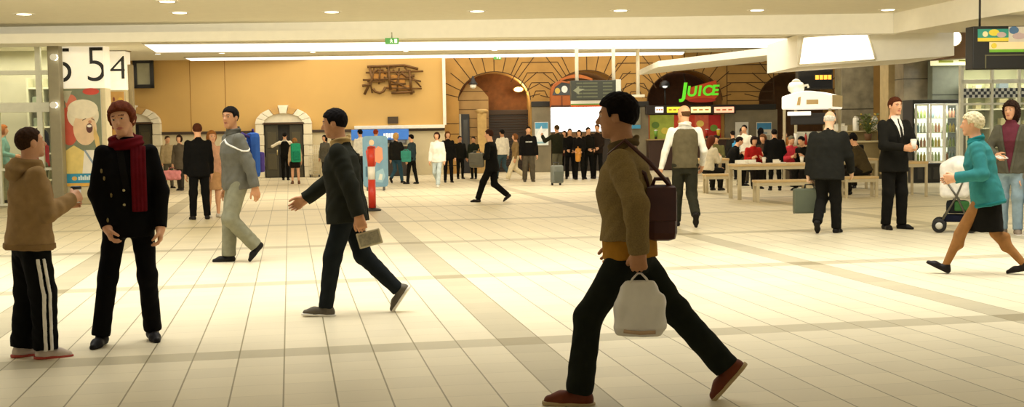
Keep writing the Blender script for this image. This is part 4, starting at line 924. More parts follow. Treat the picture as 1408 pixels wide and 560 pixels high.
# ------------------------------------------------------------------ posters, pilaster
gq = Fr(1035, AO+.16)
poster(gq, 1011, 168, 1029, 204, 'pale poster with a dark-haired head on the grey pier beside the juice bar', [('r', 'DDD9CC', 0, 0, 1, 1), ('e', '2A201A', .5, .66, .2, .13), ('e', 'D2A080', .5, .56, .16, .12), ('p', '9EA4A0', [(.15, .1), (.3, .42), (.7, .42), (.85, .1)])])
poster(gq, 1040, 168, 1061, 204, 'pale poster with a blue heading on the grey pier behind the seated crowd', [('r', 'D9D3C0', 0, 0, 1, 1), ('r', '3E86B4', .03, .72, .97, .97), ('r', 'B0A88E', .1, .2, .9, .5), ('r', '8A9AA0', .1, .55, .7, .62)])
for px, py, off, w_, lab in ((1015, 83, 3.2, .62, 'small blue and white sign hanging above the pilaster by the juice shop'), (1079, 75.5, 4.4, .62, 'small dark blue sign hanging beside the bright bulkhead')):
    g = Fr(px, off); x, z = g.p(px, py); t = thing('hanging_sign', lab, 'sign', g.loc+Vector((0, 0, z)), BR)
    MB().box((0, 0, 0), (w_, .1, .22), bev=.01).build('panel', mat('E4E0CE', .4) if px < 1050 else mat('2A2A30', .4), t); mb = MB(); mb.prism([(-w_*.42, -.06), (-w_*.3, .06), (w_*.42, .08), (w_*.3, -.07)], -.062, -.045); mb.build('emblem', mat('2C62B4', .4, emit=.2), t)
    for s in (-.2, .2): MB().tube([(s, 0, .1), (s, 0, .5)], .012, 6).build('hanger', mat('5A5346', .5), t)
# ------------------------------------------------------------------ bulkheads on the right
def solid(name, quad, depth_vec, m):
    q = [tuple(p) for p in quad]+[tuple(p+depth_vec) for p in quad]
    return struct(plain(name, q, [(0, 1, 2, 3), (7, 6, 5, 4), (0, 4, 5, 1), (1, 5, 6, 2), (2, 6, 7, 3), (3, 7, 4, 0)], m))
d1 = 27.5
solid('beam_back', [deep(1096, 92, d1), deep(1312, 76.5, d1), deep(1312, 40, d1), deep(1096, 48, d1)], FWD*3.2, M_FASC)
c = deep(1146, 70, d1-.03); t = thing('ceiling_light', 'big glowing sheet for the brightly lit face of the low food court bulkhead', 'ceiling light', c)  # emissive sheet added for the lamp light falling on the bulkhead face
q = [deep(*p, d1-.03)-c for p in ((1098, 89.5), (1204, 82), (1193, 45), (1104, 51))]; q2 = [p+FWD*.03 for p in q]
mb = MB(); mb.add([tuple(p) for p in q+q2], [(0, 1, 2, 3), (7, 6, 5, 4), (0, 4, 5, 1), (1, 5, 6, 2), (2, 6, 7, 3), (3, 7, 4, 0)]); mb.build('diffuser', mat('FFF9E8', .4, emit=2.2, ecol='FFF8E8'), t)
fr = MB()
for i in range(4): fr.tube([q[i], q[(i+1) % 4]], .025, 6)
fr.build('frame', mat('F2EAD2', .5), t)
solid('beam_soffit', [deep(905, 92, 34), deep(1100, 71, 34), deep(1100, 60, 34), deep(905, 84, 34)], FWD*5, M_FASC)
z_b = fb.z
A, B_ = deep(1229, 46, DF-.02), deep(1700, -8, 16.3); A = with_z(A, z_b); B_ = with_z(B_, z_b); up_ = Vector((0, 0, zt-z_b+.05)); nn = Vector((0, 0, 1)).cross((B_-A).normalized())
solid('beam_side', [A, B_, B_+up_, A+up_], (_r0*6), M_FASC)
d2 = 31.0
solid('beam_brown', [deep(1298, 81, d2), deep(1760, 52, d2), deep(1760, 10, d2), deep(1298, 30, d2)], FWD*1.0, mat('7A5A3A', .7))
c = deep(1311, 52.5, d2-.1); t = thing('wall_lamp', 'round glowing lamp on the brown bulkhead near the menu board', 'lamp', c, BR)
MB().lathe([(.02, .14), (.12, .1), (.19, .03), (.2, 0)], (0, 0, 0), 20, 'Y').build('globe', mat('FFF8E6', .4, emit=7, ecol='FFF2D2'), t); MB().lathe([(.21, -.02), (.22, .02), (.2, .03)], (0, 0, 0), 20, 'Y').build('rim', mat('C9B68C', .5), t)
for dz, o_ in ((0, 0),): pass
# pillars
def pillar(name, x0_, x1_, y0_, dist, m, joints=(), dep=.6):
    g = Fr((x0_+x1_)/2, off_for(dist, (x0_+x1_)/2)); a, b = g.x(x0_), g.x(x1_); z = g.z((x0_+x1_)/2, y0_); mb = MB(); mb.box(((a+b)/2, dep/2, z/2), (b-a, dep, z), bev=.015)
    mb.slot(1)
    for py in joints: mb.box(((a+b)/2, dep/2, g.z((x0_+x1_)/2, py)), (b-a+.006, dep+.006, .025))
    mb.box(((a+b)/2, dep/2, .07), (b-a+.04, dep+.04, .14), bev=.01)
    return struct(mb.build(name, [m, mat('3E382A', .5)], None, g.loc, BR))
def marble(h): return mat(h, .3, 0, .32, 3.2)
pillar('column_5', 1157, 1201, 86, 36.5, marble('8A8068'), (150,))
pillar('column_6', 1221, 1243, 76, 33.6, mat('B59F70', .6, var=.1), ())
pillar('column_7', 1242, 1283, 78, 32.6, marble('7E735C'), (108.5, 139))
g = Fr(1216, off_for(34.5, 1216)); a, b, z0, z1 = g.rect(1214, 95, 1220, 136); t = thing('hanging_banner', 'narrow white and black banner beside the beige pillar', 'banner', g.loc+Vector((0, 0, z0)), BR); h = z1-z0
MB().box((a*.4+b*.0, 0, h/2), (.06, .03, h)).build('pale_strip', mat('EDE6D2', .5), t); MB().box((b*.6, .0, h/2), (.05, .03, h)).build('dark_strip', mat('2A251C', .5), t); MB().tube([(a, 0, h), (b, 0, h)], .02, 6).build('rod', mat('8A8068', .4), t)
g = Fr(1300, off_for(32.2, 1300)); mb = MB(); g.boxy(mb, 1282, 84, 1321, 137, .0, .3, .01); mb.slot(1); q = g.rect(1282, 129, 1321, 131); mb.box(((q[0]+q[1])/2, -.003, (q[2]+q[3])/2), (q[1]-q[0], .01, .03)); struct(mb.build('wall_panel', [mat('6E7362', .5, var=.1), mat('4A4E44', .5)], None, g.loc, BR))
g = Fr(1308, off_for(32.08, 1308)); a, b, z0, z1 = g.rect(1281, 78.5, 1337, 90); t = thing('shop_lightbox', 'pale yellow lit shop sign strip above the grey panel by the drinks fridge', 'sign', g.loc+Vector((0, 0, z0)), BR)
MB().box(((a+b)/2, 0, (z1-z0)/2), (b-a, .18, z1-z0), bev=.012).build('housing', mat('EAE6B4', .4, emit=.7), t); mb = MB(); mb.box((a+.35, -.095, .1), (.4, .01, .06)); mb.box((a+.85, -.095, .12), (.3, .01, .04)); mb.build('lettering', mat('A8B03C', .5, emit=.3), t)
# ------------------------------------------------------------------ drinks fridge
g = Fr(1287, off_for(31.4, 1287)); a, b = g.x(1255), g.x(1319); H_ = g.z(1287, 137); t = thing('drinks_fridge', 'tall black drinks fridge with three lit glass doors', 'fridge', g.loc, BR); D_ = .65; w3 = (b-a-.08)/3; zb = .5
mb = MB(); mb.box(((a+b)/2, D_/2, zb/2), (b-a, D_, zb), bev=.015); mb.box(((a+b)/2, D_/2, H_-.05), (b-a, D_, .1), bev=.015); mb.box((a+.02, D_/2, H_/2), (.05, D_, H_), bev=.01); mb.box((b-.02, D_/2, H_/2), (.05, D_, H_), bev=.01); mb.build('body', mat('171512', .4), t)
MB().box(((a+b)/2, D_-.03, H_/2), (b-a-.08, .03, H_-.2)).build('back_panel', mat('F2F3E6', .5, emit=1.3, ecol='FAF8E6'), t)
for i in range(4): MB().box(((a+b)/2, D_/2+.02, zb+.05+i*.38), (b-a-.1, D_-.12, .02)).build('shelf', mat('D9D9CC', .4), t)
for i in range(5): MB().box((a+.2+(b-a-.4)*i/4, -.005, .25), (.14, .01, .3)).build('grille', mat('2E2B26', .5), t)
for i in range(3):
    d = thing('door', None, None); d.parent = t; mb = MB()
    W_ = w3-.02; Hd = H_-zb-.13; fw = .05; 
    mb.box((fw/2, 0, Hd/2), (fw, .04, Hd), bev=.006); mb.box((W_-fw/2, 0, Hd/2), (fw, .04, Hd), bev=.006); mb.box((W_/2, 0, fw/2), (W_, .04, fw), bev=.006); mb.box((W_/2, 0, Hd-fw/2), (W_, .04, Hd-(Hd-fw)), bev=.006)
    mb.build('door_frame', mat('F0EDE0' if i == 1 else 'CFCDBE', .4), d); MB().box((W_/2, 0, Hd/2), (W_-.08, .008, Hd-.08)).build('pane', glass('F2F6EE'), d); MB().tube([(W_-.07, -.05, Hd*.4), (W_-.07, -.05, Hd*.6)], .012, 8).build('handle', metal('B9B6A8'), d)
    d.location = (a+.05+i*w3, -.02-(.0), zb+.02); d.rotation_euler = (0, 0, R(-22) if i == 1 else 0)
cols = ['B4C47A', 'EACB78', 'ECE6CC', 'E0A48A', 'A4BCC8', 'F4EEDA', 'C4CE96']
fl_ = bpy.data.lights.new('fridge_lamp', 'AREA'); fl_.shape = 'RECTANGLE'; fl_.size = 1.0; fl_.size_y = .08; fl_.energy = 9; fl_.color = (1, .98, .9); fo_ = finish(bpy.data.objects.new('fridge_lamp', fl_)); fo_.location = g.loc+BU*((a+b)/2)+BV*.03+Vector((0, 0, H_-.14)); fo_.rotation_euler = (R(18), 0, BR)
proto = None
for bay in range(3):
    for sh in range(4):
        for j in range(4):
            hgt = .24; cc = cols[(bay*5+sh*2+j//2) % 7]
            o = thing('drink_bottle', ('juice bottle', 'drink bottle', 'bottle of water', 'bottle')[0]+' standing in the lit drinks fridge', 'bottle', g.loc+BU*(a+.05+w3*bay+w3*(.16+.22*j))+BV*(.13)+Vector((0, 0, zb+.061+sh*.38)), BR, 'bottles in the drinks fridge')
            if proto is None or True:
                MB().lathe([(.034, 0), (.036, .02), (.036, .15), (.016, .2), (.014, .22)], seg=10).build('bottle_body', mat(cc, .25), o); MB().lathe([(.017, .22), (.017, .245)], seg=8).build('bottle_cap', mat('E6E2D4', .4), o)
# ------------------------------------------------------------------ coffee kiosk
P = wpos(onwall(1117, 200, off_for(31.5, 1117))[0], off_for(31.5, 1117)); KR = BR-R(30); t = thing('coffee_kiosk', 'small coffee kiosk with a glowing white canopy on four posts', 'kiosk', P, KR)
g = Fr(1117, off_for(31, 1117)); zb, ztk = g.z(1117, 150), g.z(1117, 125); KW, KD = 1.28, 1.5
n = 12; arc = [(-KW/2+KW*i/n, ztk-.14+.14*math.sin(math.pi*i/n)) for i in range(n+1)]
MB().prism([(-KW/2, zb), (KW/2, zb)]+arc[::-1], -KD/2, KD/2).build('canopy', mat('F6F0DE', .6, emit=.55, ecol='FFF6E2'), t, bevel=.03)
MB().box((KW/2+.004, 0, zb+.2), (.012, KD*.94, .3)).build('side_valance', mat('D8BE88', .6), t)
mb = MB(); mb.prism([(-.25, zb+.1), (-.21, zb+.3), (-.14, zb+.32), (-.16, zb+.1)], -KD/2-.012, -KD/2); mb.prism([(.0, zb+.12), (.3, zb+.12), (.3, zb+.24), (.0, zb+.24)], -KD/2-.012, -KD/2); mb.build('canopy_print', mat('DDBE84', .6), t)
for x in (-1, 1):
    for y in (-1, 1): MB().box((x*(KW/2-.06), y*(KD/2-.06), zb/2), (.07, .07, zb), bev=.008).build('post', mat('B9AC88', .4), t)
MB().box((0, 0, .5), (KW-.06, KD-.06, 1.0), bev=.02).build('cabinet', mat('5A4A30', .5), t); MB().box((0, 0, 1.02), (KW+.06, KD+.06, .05), bev=.01).build('worktop', mat('A8986E', .35), t); MB().box((0, .1, 1.72), (KW-.2, .5, .3), bev=.02).build('hood', mat('1C1712', .5), t)
MB().box((-.2, -KD/2+.06, 1.86), (.6, .03, .1), bev=.01).build('name_strip', mat('F4F0E4', .4, emit=.8), t)
def onk(x, y, z): return P+Matrix.Rotation(KR, 3, 'Z') @ Vector((x, y, z))
o = thing('espresso_machine', 'squat steel espresso machine on the coffee kiosk worktop', 'coffee machine', onk(-.1, .1, 1.047), KR); MB().box((0, 0, .2), (.6, .4, .3), bev=.04).build('body', metal('A9A492'), o); MB().box((0, -.05, .03), (.56, .44, .06), bev=.01).build('tray', mat('2A2622', .4), o)
for x in (-.15, .15): MB().lathe([(.035, .12), (.035, .17), (.02, .18)], (x, -.22, 0)).build('group_head', metal('8A8474'), o)
jl = ['amber jar on the kiosk worktop nearest the canopy print', 'white paper cup stack on the kiosk worktop', 'red syrup bottle on the kiosk worktop', 'tall cream bottle on the kiosk worktop', 'green tin on the kiosk worktop', 'second white cup stack at the kiosk corner']
for i, (x, y) in enumerate(((-.5, -.6), (-.3, -.62), (-.05, -.6), (.2, -.62), (.42, -.6), (.5, -.3))):
    o = thing(('jar', 'cup_stack', 'syrup_bottle', 'syrup_bottle', 'tin', 'cup_stack')[i], jl[i], ('jar', 'cups', 'bottle', 'bottle', 'tin', 'cups')[i], onk(x, y, 1.047), 0, 'goods on the kiosk worktop')
    c = ('B8741E', 'F2EEE0', 'A82A1E', 'E9DFC2', '4E7A3A', 'F2EEE0')[i]
    MB().lathe([[(.06, 0), (.065, .04), (.065, .17), (.05, .2)], [(.035, 0), (.05, .3)], [(.04, 0), (.04, .2), (.015, .28)], [(.045, 0), (.045, .24), (.018, .32)], [(.06, 0), (.06, .2)], [(.035, 0), (.05, .34)]][i]).build('vessel', mat(c, .4), o)
    MB().lathe([(.05, .2), (.052, .23)] if i == 0 else [(.052, .3), (.054, .31)] if i == 1 else [(.017, .28), (.017, .32)] if i == 2 else [(.02, .32), (.02, .35)] if i == 3 else [(.062, .2), (.062, .21)] if i == 4 else [(.052, .34), (.054, .35)]).build('lid', mat('4A3A2A' if i in (0, 2, 3) else 'E9E4D4', .4), o)
x, z = g.p(1079, 118); o = thing('coffee_urn', 'round white coffee urn shape standing on the kiosk canopy', 'urn', onk(-.42, 0, ztk-.07), KR)
MB().lathe([(.1, 0), (.12, .03), (.2, .1), (.22, .2), (.18, .3), (.1, .34)]).build('body', mat('E9E6DA', .25, .2), o); MB().lathe([(.12, .34), (.09, .38), (.03, .41)]).build('lid', mat('D8D4C4', .3), o); MB().tube([(.2, 0, .22), (.3, 0, .24), (.32, 0, .17)], .03, 8).build('spout', mat('CFCBBC', .3), o)
g = Fr(1121, off_for(33, 1121)); a, b, z0, z1 = g.rect(1097, 95.5, 1145, 123); t = thing('television', 'black hanging screen with orange words above the coffee kiosk', 'screen', g.loc+Vector((0, 0, z0)), BR); h = z1-z0
MB().box(((a+b)/2, .1, h/2), (b-a, .25, h), bev=.02).build('housing', mat('14120F', .4), t); MB().box(((a+b)/2, -.028, h/2), (b-a-.08, .01, h-.08)).build('display', mat('0C0B0A', .15), t)
mb = MB(); q0, q1 = g.x(1120), g.x(1143)
for i in range(4): mb.box((q0+(q1-q0)*(i+.5)/4, -.037, h*.6), ((q1-q0)/5, .006, .12))
mb.build('display_text', mat('F0A23A', .5, emit=1.2), t); MB().tube([((a+b)/2, .1, h), ((a+b)/2, .1, h+1.0)], .04, 8).build('bracket', mat('2A2622', .5), t); mb = MB(); mb.box(((a+b)/2, .06, h+.06), (.7, .2, .12), bev=.02); mb.build('top_vent', mat('5A3A22', .5), t)
# serving counter behind, with boxes, bottles and a plant
g = Fr(1178, off_for(34.5, 1178)); a, b = g.x(1140), g.x(1215); t = thing('serving_counter', 'pale serving counter below the marble column', 'counter', g.loc, BR)
MB().box(((a+b)/2, .25, .52), (b-a, .5, 1.04), bev=.02).build('front', mat('8A7A52', .5), t); MB().box(((a+b)/2, .22, 1.06), (b-a+.06, .6, .05), bev=.01).build('worktop', mat('CDBF94', .35), t); MB().box(((a+b)/2, .5, 1.3), (b-a, .04, .5)).build('upstand', mat('9A8A60', .5), t); MB().box(((a+b)/2, .38, 1.36), (b-a, .26, .03)).build('shelf', mat('CDBF94', .4), t)
it = [(1160, 'white_box', 'wide white box on the shelf of the serving counter', 'box'), (1166, 'white_box', 'low white box beside the wide one on the serving counter', 'box'), (1183, 'steel_canister', 'tall white canister on the serving counter shelf by the boxes', 'canister'), (1209, 'steel_canister', 'tall white canister on the serving counter beyond the plant', 'canister')]
for i, (px, nm, lab, cat) in enumerate(it):
    o = thing(nm, lab, cat, g.loc+BU*g.x(px)+BV*.36+Vector((0, 0, 1.376)), BR, 'goods on the serving counter')
    if i < 2: MB().box((0, 0, .1-.03*i), (.26-.1*i, .2, .2-.06*i), bev=.012).build('carton_body', mat('EFE9D8', .5), o); MB().box((0, 0, .2-.06*i), (.27-.1*i, .21, .03), bev=.005).build('lid', mat('E2DAC4', .5), o)
    else: MB().lathe([(.08, 0), (.085, .02), (.085, .34), (.07, .37)]).build('canister_body', mat('F0EBDC', .35), o); MB().lathe([(.07, .37), (.04, .42)]).build('lid', mat('CFC8B4', .35), o)
o = thing('potted_plant', 'small leafy green plant with yellow flowers on the serving counter', 'plant', g.loc+BU*g.x(1194)+BV*.02+Vector((0, 0, 1.087)), BR)
MB().lathe([(.08, 0), (.12, .2), (.11, .2)]).build('pot', mat('6A4A2C', .7), o); mb = MB(); rg = random.Random(3)
for i in range(70):
    aa = rg.uniform(0, 6.28); rr_ = rg.uniform(.05, .22); zz = rg.uniform(.25, .75); p = Vector((rr_*math.cos(aa), rr_*math.sin(aa), zz)); q = p+Vector((math.cos(aa)*.14, math.sin(aa)*.14, rg.uniform(-.05, .1))); s = Vector((-math.sin(aa), math.cos(aa), .2))*.045; m_ = (p+q)/2+Vector((0, 0, .02))
    mb.add([p, m_+s, q, m_-s], [(0, 1, 2, 3)]); mb.tube([(0, 0, .18), p], .006, 4)
mb.build('foliage', mat('5E6B2C', .6, var=.3), o)
for i in range(12): aa = rg.uniform(0, 6.28); rr_ = rg.uniform(.1, .32); MB().lathe([(.005, -.02), (.03, 0), (.02, .02)], (rr_*math.cos(aa), rr_*math.sin(aa), rg.uniform(.45, .8)), 8).build('flower', mat('C9A83C', .6), o)
# ------------------------------------------------------------------ tables, benches
M_WOOD = mat('C8A871', .45, var=.12, scale=5); M_LEG = mat('BFB08C', .4, .3)
def table(x0_, x1_, ybase, hgt, dp, name, label, cat, group, leg=.06):
    px = (x0_+x1_)/2; g = Fr(px, offat(px, ybase)); a, b = g.x(x0_), g.x(x1_); t = thing(name, label, cat, g.loc, BR, group)
    MB().box(((a+b)/2, dp/2, hgt-.025), (b-a, dp, .05), bev=.01).build('tabletop' if 'table' in name else 'seat', M_WOOD, t)
    for x in (a+leg*.7, b-leg*.7):
        for y in (leg*.7, dp-leg*.7): MB().box((x, y, (hgt-.05)/2), (leg, leg, hgt-.05), bev=.006).build('leg', M_LEG, t)
    mb = MB()
    for y in (leg*.7, dp-leg*.7): mb.box(((a+b)/2, y, hgt-.085), (b-a-leg, leg*.7, .07))
    for x in (a+leg*.7, b-leg*.7): mb.box((x, dp/2, hgt-.085), (leg*.7, dp-leg, .07))
    mb.build('apron', M_LEG, t); return g, t
tg = 'wooden tables of the food court'; bg_ = 'wooden benches of the food court'
gA, _ = table(1014, 1133, 274, .75, .8, 'dining_table', 'long pale wooden food court table nearest the walkway', 'table', tg, .075)
table(1040, 1114, 278, .45, .34, 'bench', 'pale wooden bench in front of the long food court table', 'bench', bg_)
table(970, 1008, 266, .45, .34, 'bench', 'short pale wooden bench beside the waistcoat man', 'bench', bg_)
gB, _ = table(955, 1003, 259, .75, .8, 'dining_table', 'wooden food court table behind the waistcoat man', 'table', tg, .07)
table(1162, 1209, 272, .45, .34, 'bench', 'wooden bench between the briefcase man and the suited man with a cup', 'bench', bg_)
gC, _ = table(1245, 1277, 271, .75, .8, 'dining_table', 'small wooden table below the drinks fridge', 'table', tg, .05)
table(1140, 1208, 262, .75, .7, 'dining_table', 'wooden table in front of the man in the brown jacket', 'table', tg)
for i, (px, y, w, lab) in enumerate(((1024, .25, .22, 'white takeaway tray near the end of the long food court table'), (1042, .4, .3, 'open white food box in the middle of the long food court table'), (1078, .3, .2, 'small white plate on the long food court table'))):
    o = thing('food_tray', lab, 'tray', gA.loc+BU*gA.x(px)+BV*y+Vector((0, 0, .75)), BR+.3*i, 'trays on the long table')
    MB().box((0, 0, .012), (w, .2, .024), bev=.01).build('base', mat('EFE8D6', .5), o); mb = MB(); mb.box((0, .1, .05), (w, .012, .07)); mb.box((-w/2, 0, .04), (.012, .2, .05)); mb.build('rim', mat('F4EEDF', .5), o)
for i, (px, lab) in enumerate(((1060, 'white paper cup on the long food court table near the black coat'), (1113, 'white paper cup at the far end of the long food court table'))):
    o = thing('paper_cup', lab, 'cup', gA.loc+BU*gA.x(px)+BV*.5+Vector((0, 0, .75)), BR, 'cups on the long table'); MB().lathe([(.03, 0), (.042, .12), (.04, .12)]).build('cup_wall', mat('F1ECDD', .5), o); MB().lathe([(.044, .12), (.04, .135)]).build('lid', mat('E6E0D0', .5), o)
# ------------------------------------------------------------------ right hand shop front
OR_ = off_for(30.0, 1368)
g = Fr(1368, OR_); t = struct(thing('window_2', 'shop window with a chequered band behind the woman in maroon', 'window', g.loc, BR)); xa, xb = g.x(1320), g.x(1700); zt1 = g.z(1368, 90)
for px, w in ((1321, .09), (1363, .06), (1400, .06), (1455, .06), (1520, .06), (1590, .06), (1660, .06)): MB().box((g.x(px), 0, zt1/2), (w, .1, zt1), bev=.01).build('mullion', M_PALE, t)
for py, h in ((92, .1), (112, .1), (143, .05), (248, .1)): MB().box(((xa+xb)/2, 0, g.z(1368, py)), (xb-xa, .1, h), bev=.01).build('transom', M_PALE, t)
MB().box(((xa+xb)/2, .01, zt1/2), (xb-xa, .012, zt1)).build('pane', glass(), t)
mb = MB(); zc, s = g.z(1368, 134), .075
for i in range(int((xb-xa)/s)):
    for j in range(3):
        if (i+j) % 2: mb.box((xa+(i+.5)*s, -.004, zc+(j+.5)*s), (s, .004, s))
mb.build('chequered_band', mat('3A4048', .5), t)
MB().box(((xa+xb)/2, .004, zc+.11), (xb-xa, .006, .24)).build('band_ground', mat('E4E6DC', .5), t)
gw = Fr(1368, OR_-2.4); wa, wb = gw.x(1321), gw.x(1760)
struct(plain('wall_shop_right', [tuple(gw.loc+BU*a_+Vector((0, 0, c_))) for a_, c_ in ((wa, 0), (wb, 0), (wb, 3.6), (wa, 3.6))], [(0, 1, 2, 3)], mat('C2C6A8', .7, var=.15, scale=1.5)))
t = thing('shelf_unit', 'tall pale shelf unit seen through the chequered shop window', 'shelf', g.loc+BV*1.9, BR); gs = Fr(1368, OR_-1.9); dx_ = (gs.loc-g.loc-BV*1.9).dot(BU); s0, s1 = gs.x(1325)+dx_, gs.x(1428)+dx_
for z in (.4, .9, 1.4, 1.9, 2.35): MB().box(((s0+s1)/2, 0, z), (s1-s0, .35, .035)).build('shelf', mat('DAD9C4', .5), t)
for k in range(4): MB().box((s0+(s1-s0)*k/3, 0, 1.3), (.05, .35, 2.6)).build('upright', mat('CFCEB8', .5), t)
MB().box(((s0+s1)/2, .19, 1.3), (s1-s0, .03, 2.6)).build('back', mat('A9B090', .6), t)
for i in range(15):
    z = (.418, .918, 1.418, 1.918, 2.368)[i % 5]; w = random.uniform(.14, .26); hgt = random.uniform(.15, .3); o = MB().box((0, 0, hgt/2), (w, .2, hgt), bev=.01).build('goods_box', mat(random.choice(['8FA08A', 'D6CFA8', '5A665C', 'B9B28A', 'E4E0CC', '7A8A9A']), .6), None, g.loc+BV*1.88+BU*(s0+(s1-s0)*(1/6, .5, 5/6)[i//5])+Vector((0, 0, z)), BR)
    tag(o, 'goods box on the shelves seen through the chequered shop window', 'box', 'goods boxes behind the chequered window')
# menu board
dm = 22.0; g = Fr(1375, off_for(dm, 1375)); a, b = g.x(1335.5), g.x(1445); z0, z1 = g.z(1375, 95), g.z(1375, 36)
t = thing('menu_board', 'black hanging menu board with a teal and yellow picture strip', 'menu board', g.loc+Vector((0, 0, z0)), BR); h = z1-z0
MB().box(((a+b)/2, .12, h/2), (b-a, .3, h), bev=.015).build('housing', mat('11100D', .5), t)
def zz_(py): return g.z(1375, py)-z0
def xx_(px): return g.x(px)
mb = MB(); ms = [mat(c, .5, emit=.2) for c in ('2F8A76', 'D9C23C', 'C9BFA8', 'E6D2A0', '6FA82A', '4A6A8A', 'B8A09A')]
def q_(i, x0_, y0_, x1_, y1_, k): mb.slot(i); mb.box(((xx_(x0_)+xx_(x1_))/2, -.032-.002*k, (zz_(y0_)+zz_(y1_))/2), (xx_(x1_)-xx_(x0_), .01, zz_(y0_)-zz_(y1_)))
q_(0, 1342, 40, 1384, 52, 0); q_(2, 1384, 37, 1440, 58, 0); q_(1, 1342, 52, 1384, 57, 1); q_(3, 1358, 58, 1440, 68, 0); q_(4, 1358, 68, 1440, 72, 1)
for i, (x_, z_, c_, r1, r2) in enumerate(((1352, 47, 3, .05, .05), (1364, 45, 1, .1, .06), (1374, 48, 6, .09, .05), (1391, 42, 5, .09, .07), (1398, 50, 6, .12, .06), (1404, 43, 2, .08, .05), (1364, 63, 1, .05, .05))):
    mb.slot(c_); mb.prism([(xx_(x_)+r1*math.cos(6.283*k/14), zz_(z_)+r2*math.sin(6.283*k/14)) for k in range(14)], -.046-.001*i, -.03)
mb.build('picture_strip', ms, t); mb = MB(); mb.box(((xx_(1352)+b)/2, -.033, zz_(76)), (b-xx_(1352), .012, .02)); mb.box((xx_(1353), -.033, (zz_(76)+zz_(94))/2), (.02, .012, zz_(76)-zz_(94))); mb.build('trim_line', mat('6A6648', .5), t)
for px in (1350, 1430): MB().tube([(xx_(px), .12, h-.02), (xx_(px), .12, zt-z0+.0)], .02, 6).build('hanger', mat('2A2824', .5), t)
# ------------------------------------------------------------------ the people
def ring(F, R_, r_, z0, m, put, name='scarf', strip=None, T=None, hh=None):
    def fn(p):
        q = F.q(p); d = np.sqrt((np.sqrt(q[:, 0]**2+(q[:, 1]*1.08)**2)-R_)**2+((q[:, 2]-z0-.25*q[:, 1]*-1)*.8)**2)-r_-.003*np.sin(q[:, 2]*220+q[:, 0]*60)
        if strip is not None:
            x0, x1, za, zb, off = strip; t = T(p)
            s = np.maximum(np.maximum(t-off-.002*np.sin(q[:, 0]*420), -(t+.006)), np.maximum(np.maximum(x0-q[:, 0], q[:, 0]-x1), np.maximum(np.maximum(za-q[:, 2], q[:, 2]-zb), -q[:, 1])))
            d = np.minimum(d, s)
        return d
    c = F.neck; return put(name, fn, c-V3(.2, .2, .34), c+V3(.2, .2, .1), m, h=hh)
def world_rz(F): return F.root.rotation_euler.z
def sdf_thing(o, name, fn, lo, hi, h, m):
    r = sdf_mesh(fn, lo, hi, h); return np_obj(name, r, m, o)
def rbox(p, c, hs, r):
    q = np.abs(p-np.float32(c))-np.float32(hs)+r; return np.sqrt((np.maximum(q, 0)**2).sum(1))+np.minimum(q.max(1), 0)-r
# ---- man striding across the front
def ex_front(F, root, put, made, H, hb):
    S_ = F.top_sdf(hem=-.028, sleeve=0, loose=.012); put('shirt', lambda p: np.maximum(S_(p), F.q(p)[:, 2]-.12), F.hip-V3(.18, .18, .1), F.hip+V3(.18, .18, .2), cloth('B07C28'))
    ring(F, .043, .012, .322, cloth('5E4E30'), put, 'collar')
    put('belt', lambda p: np.maximum(np.abs(F.q(p)[:, 2]+.005)-.009, F.legs_sdf(loose=.0)(p)-.004), F.hip-V3(.16, .16, .05), F.hip+V3(.16, .16, .06), mat('2A1A10', .4))
FM = person('tall man in a brown tweed jacket and brown boots striding across the front', (866, 553), 130, face=272, skin_='tan', hair=('thick', '120C09'),
    pose=dict(lf=(-.045, .155, -2, 4), rf=(.045, -.30, 50, 4), hipy=-.005, lean=3, lh=(-.165, -.035, .492), rh=(.155, .03, .485), lpole=(-1, -.45, 0), lcurl=1.35, rcurl=.8, hpitch=2, twist=-6),
    up=dict(mat=mat('8A754A', .92, 0, .16, 130, .35, 260, spec=.1), name='jacket', hem=.03, loose=.017, flare=.0, wrinkle=.0026), low=dict(col='1F221A', loose=.004, flare=.008), shoes=('boot', '6B3218', 'B29A6A'), extra=ex_front)
hw_ = FM.world(FM.wr[-1]+FM.hand[-1][0]*.075+FM.hand[-1][1]*.012)
o = thing('plastic_bag', 'white plastic carrier bag hanging from the striding man\'s hand', 'bag', hw_-Vector((0, 0, .345)), world_rz(FM)); o.scale = (.95, .95, .89)
def bagfn(p):
    z = p[:, 2]; a = np.interp(z, [0, .05, .2, .30, .34], [.12, .155, .15, .115, .07]); b = np.interp(z, [0, .05, .2, .30, .34], [.05, .075, .07, .045, .03])
    d = (np.sqrt((p[:, 1]/a)**2+(p[:, 0]/b)**2)-1)*b*.9+.0022*np.sin(p[:, 2]*40+p[:, 1]*30)+.0022*np.sin(p[:, 1]*80+p[:, 2]*14)
    return np.maximum(d, np.maximum(-z, z-.34))
sdf_thing(o, 'pouch', bagfn, (-.12, -.2, -.01), (.12, .2, .37), .008, mat('EDE8DC', .45, var=.04, scale=9)); mb = MB()
for s in (-.018, .018): mb.tube([(s, -.06, .31), (s, -.04, .35), (s*.3, -.01, .384), (s*.3, .01, .384), (s, .04, .35), (s, .06, .31)], .006, 6)
mb.build('handle', mat('E9E3D4', .5), o); mb = MB(); mb.tube([(-.07, -.09, .035), (-.075, 0, .03), (-.07, .09, .04)], .012, 6); mb.build('print_band', mat('C9A884', .5), o)
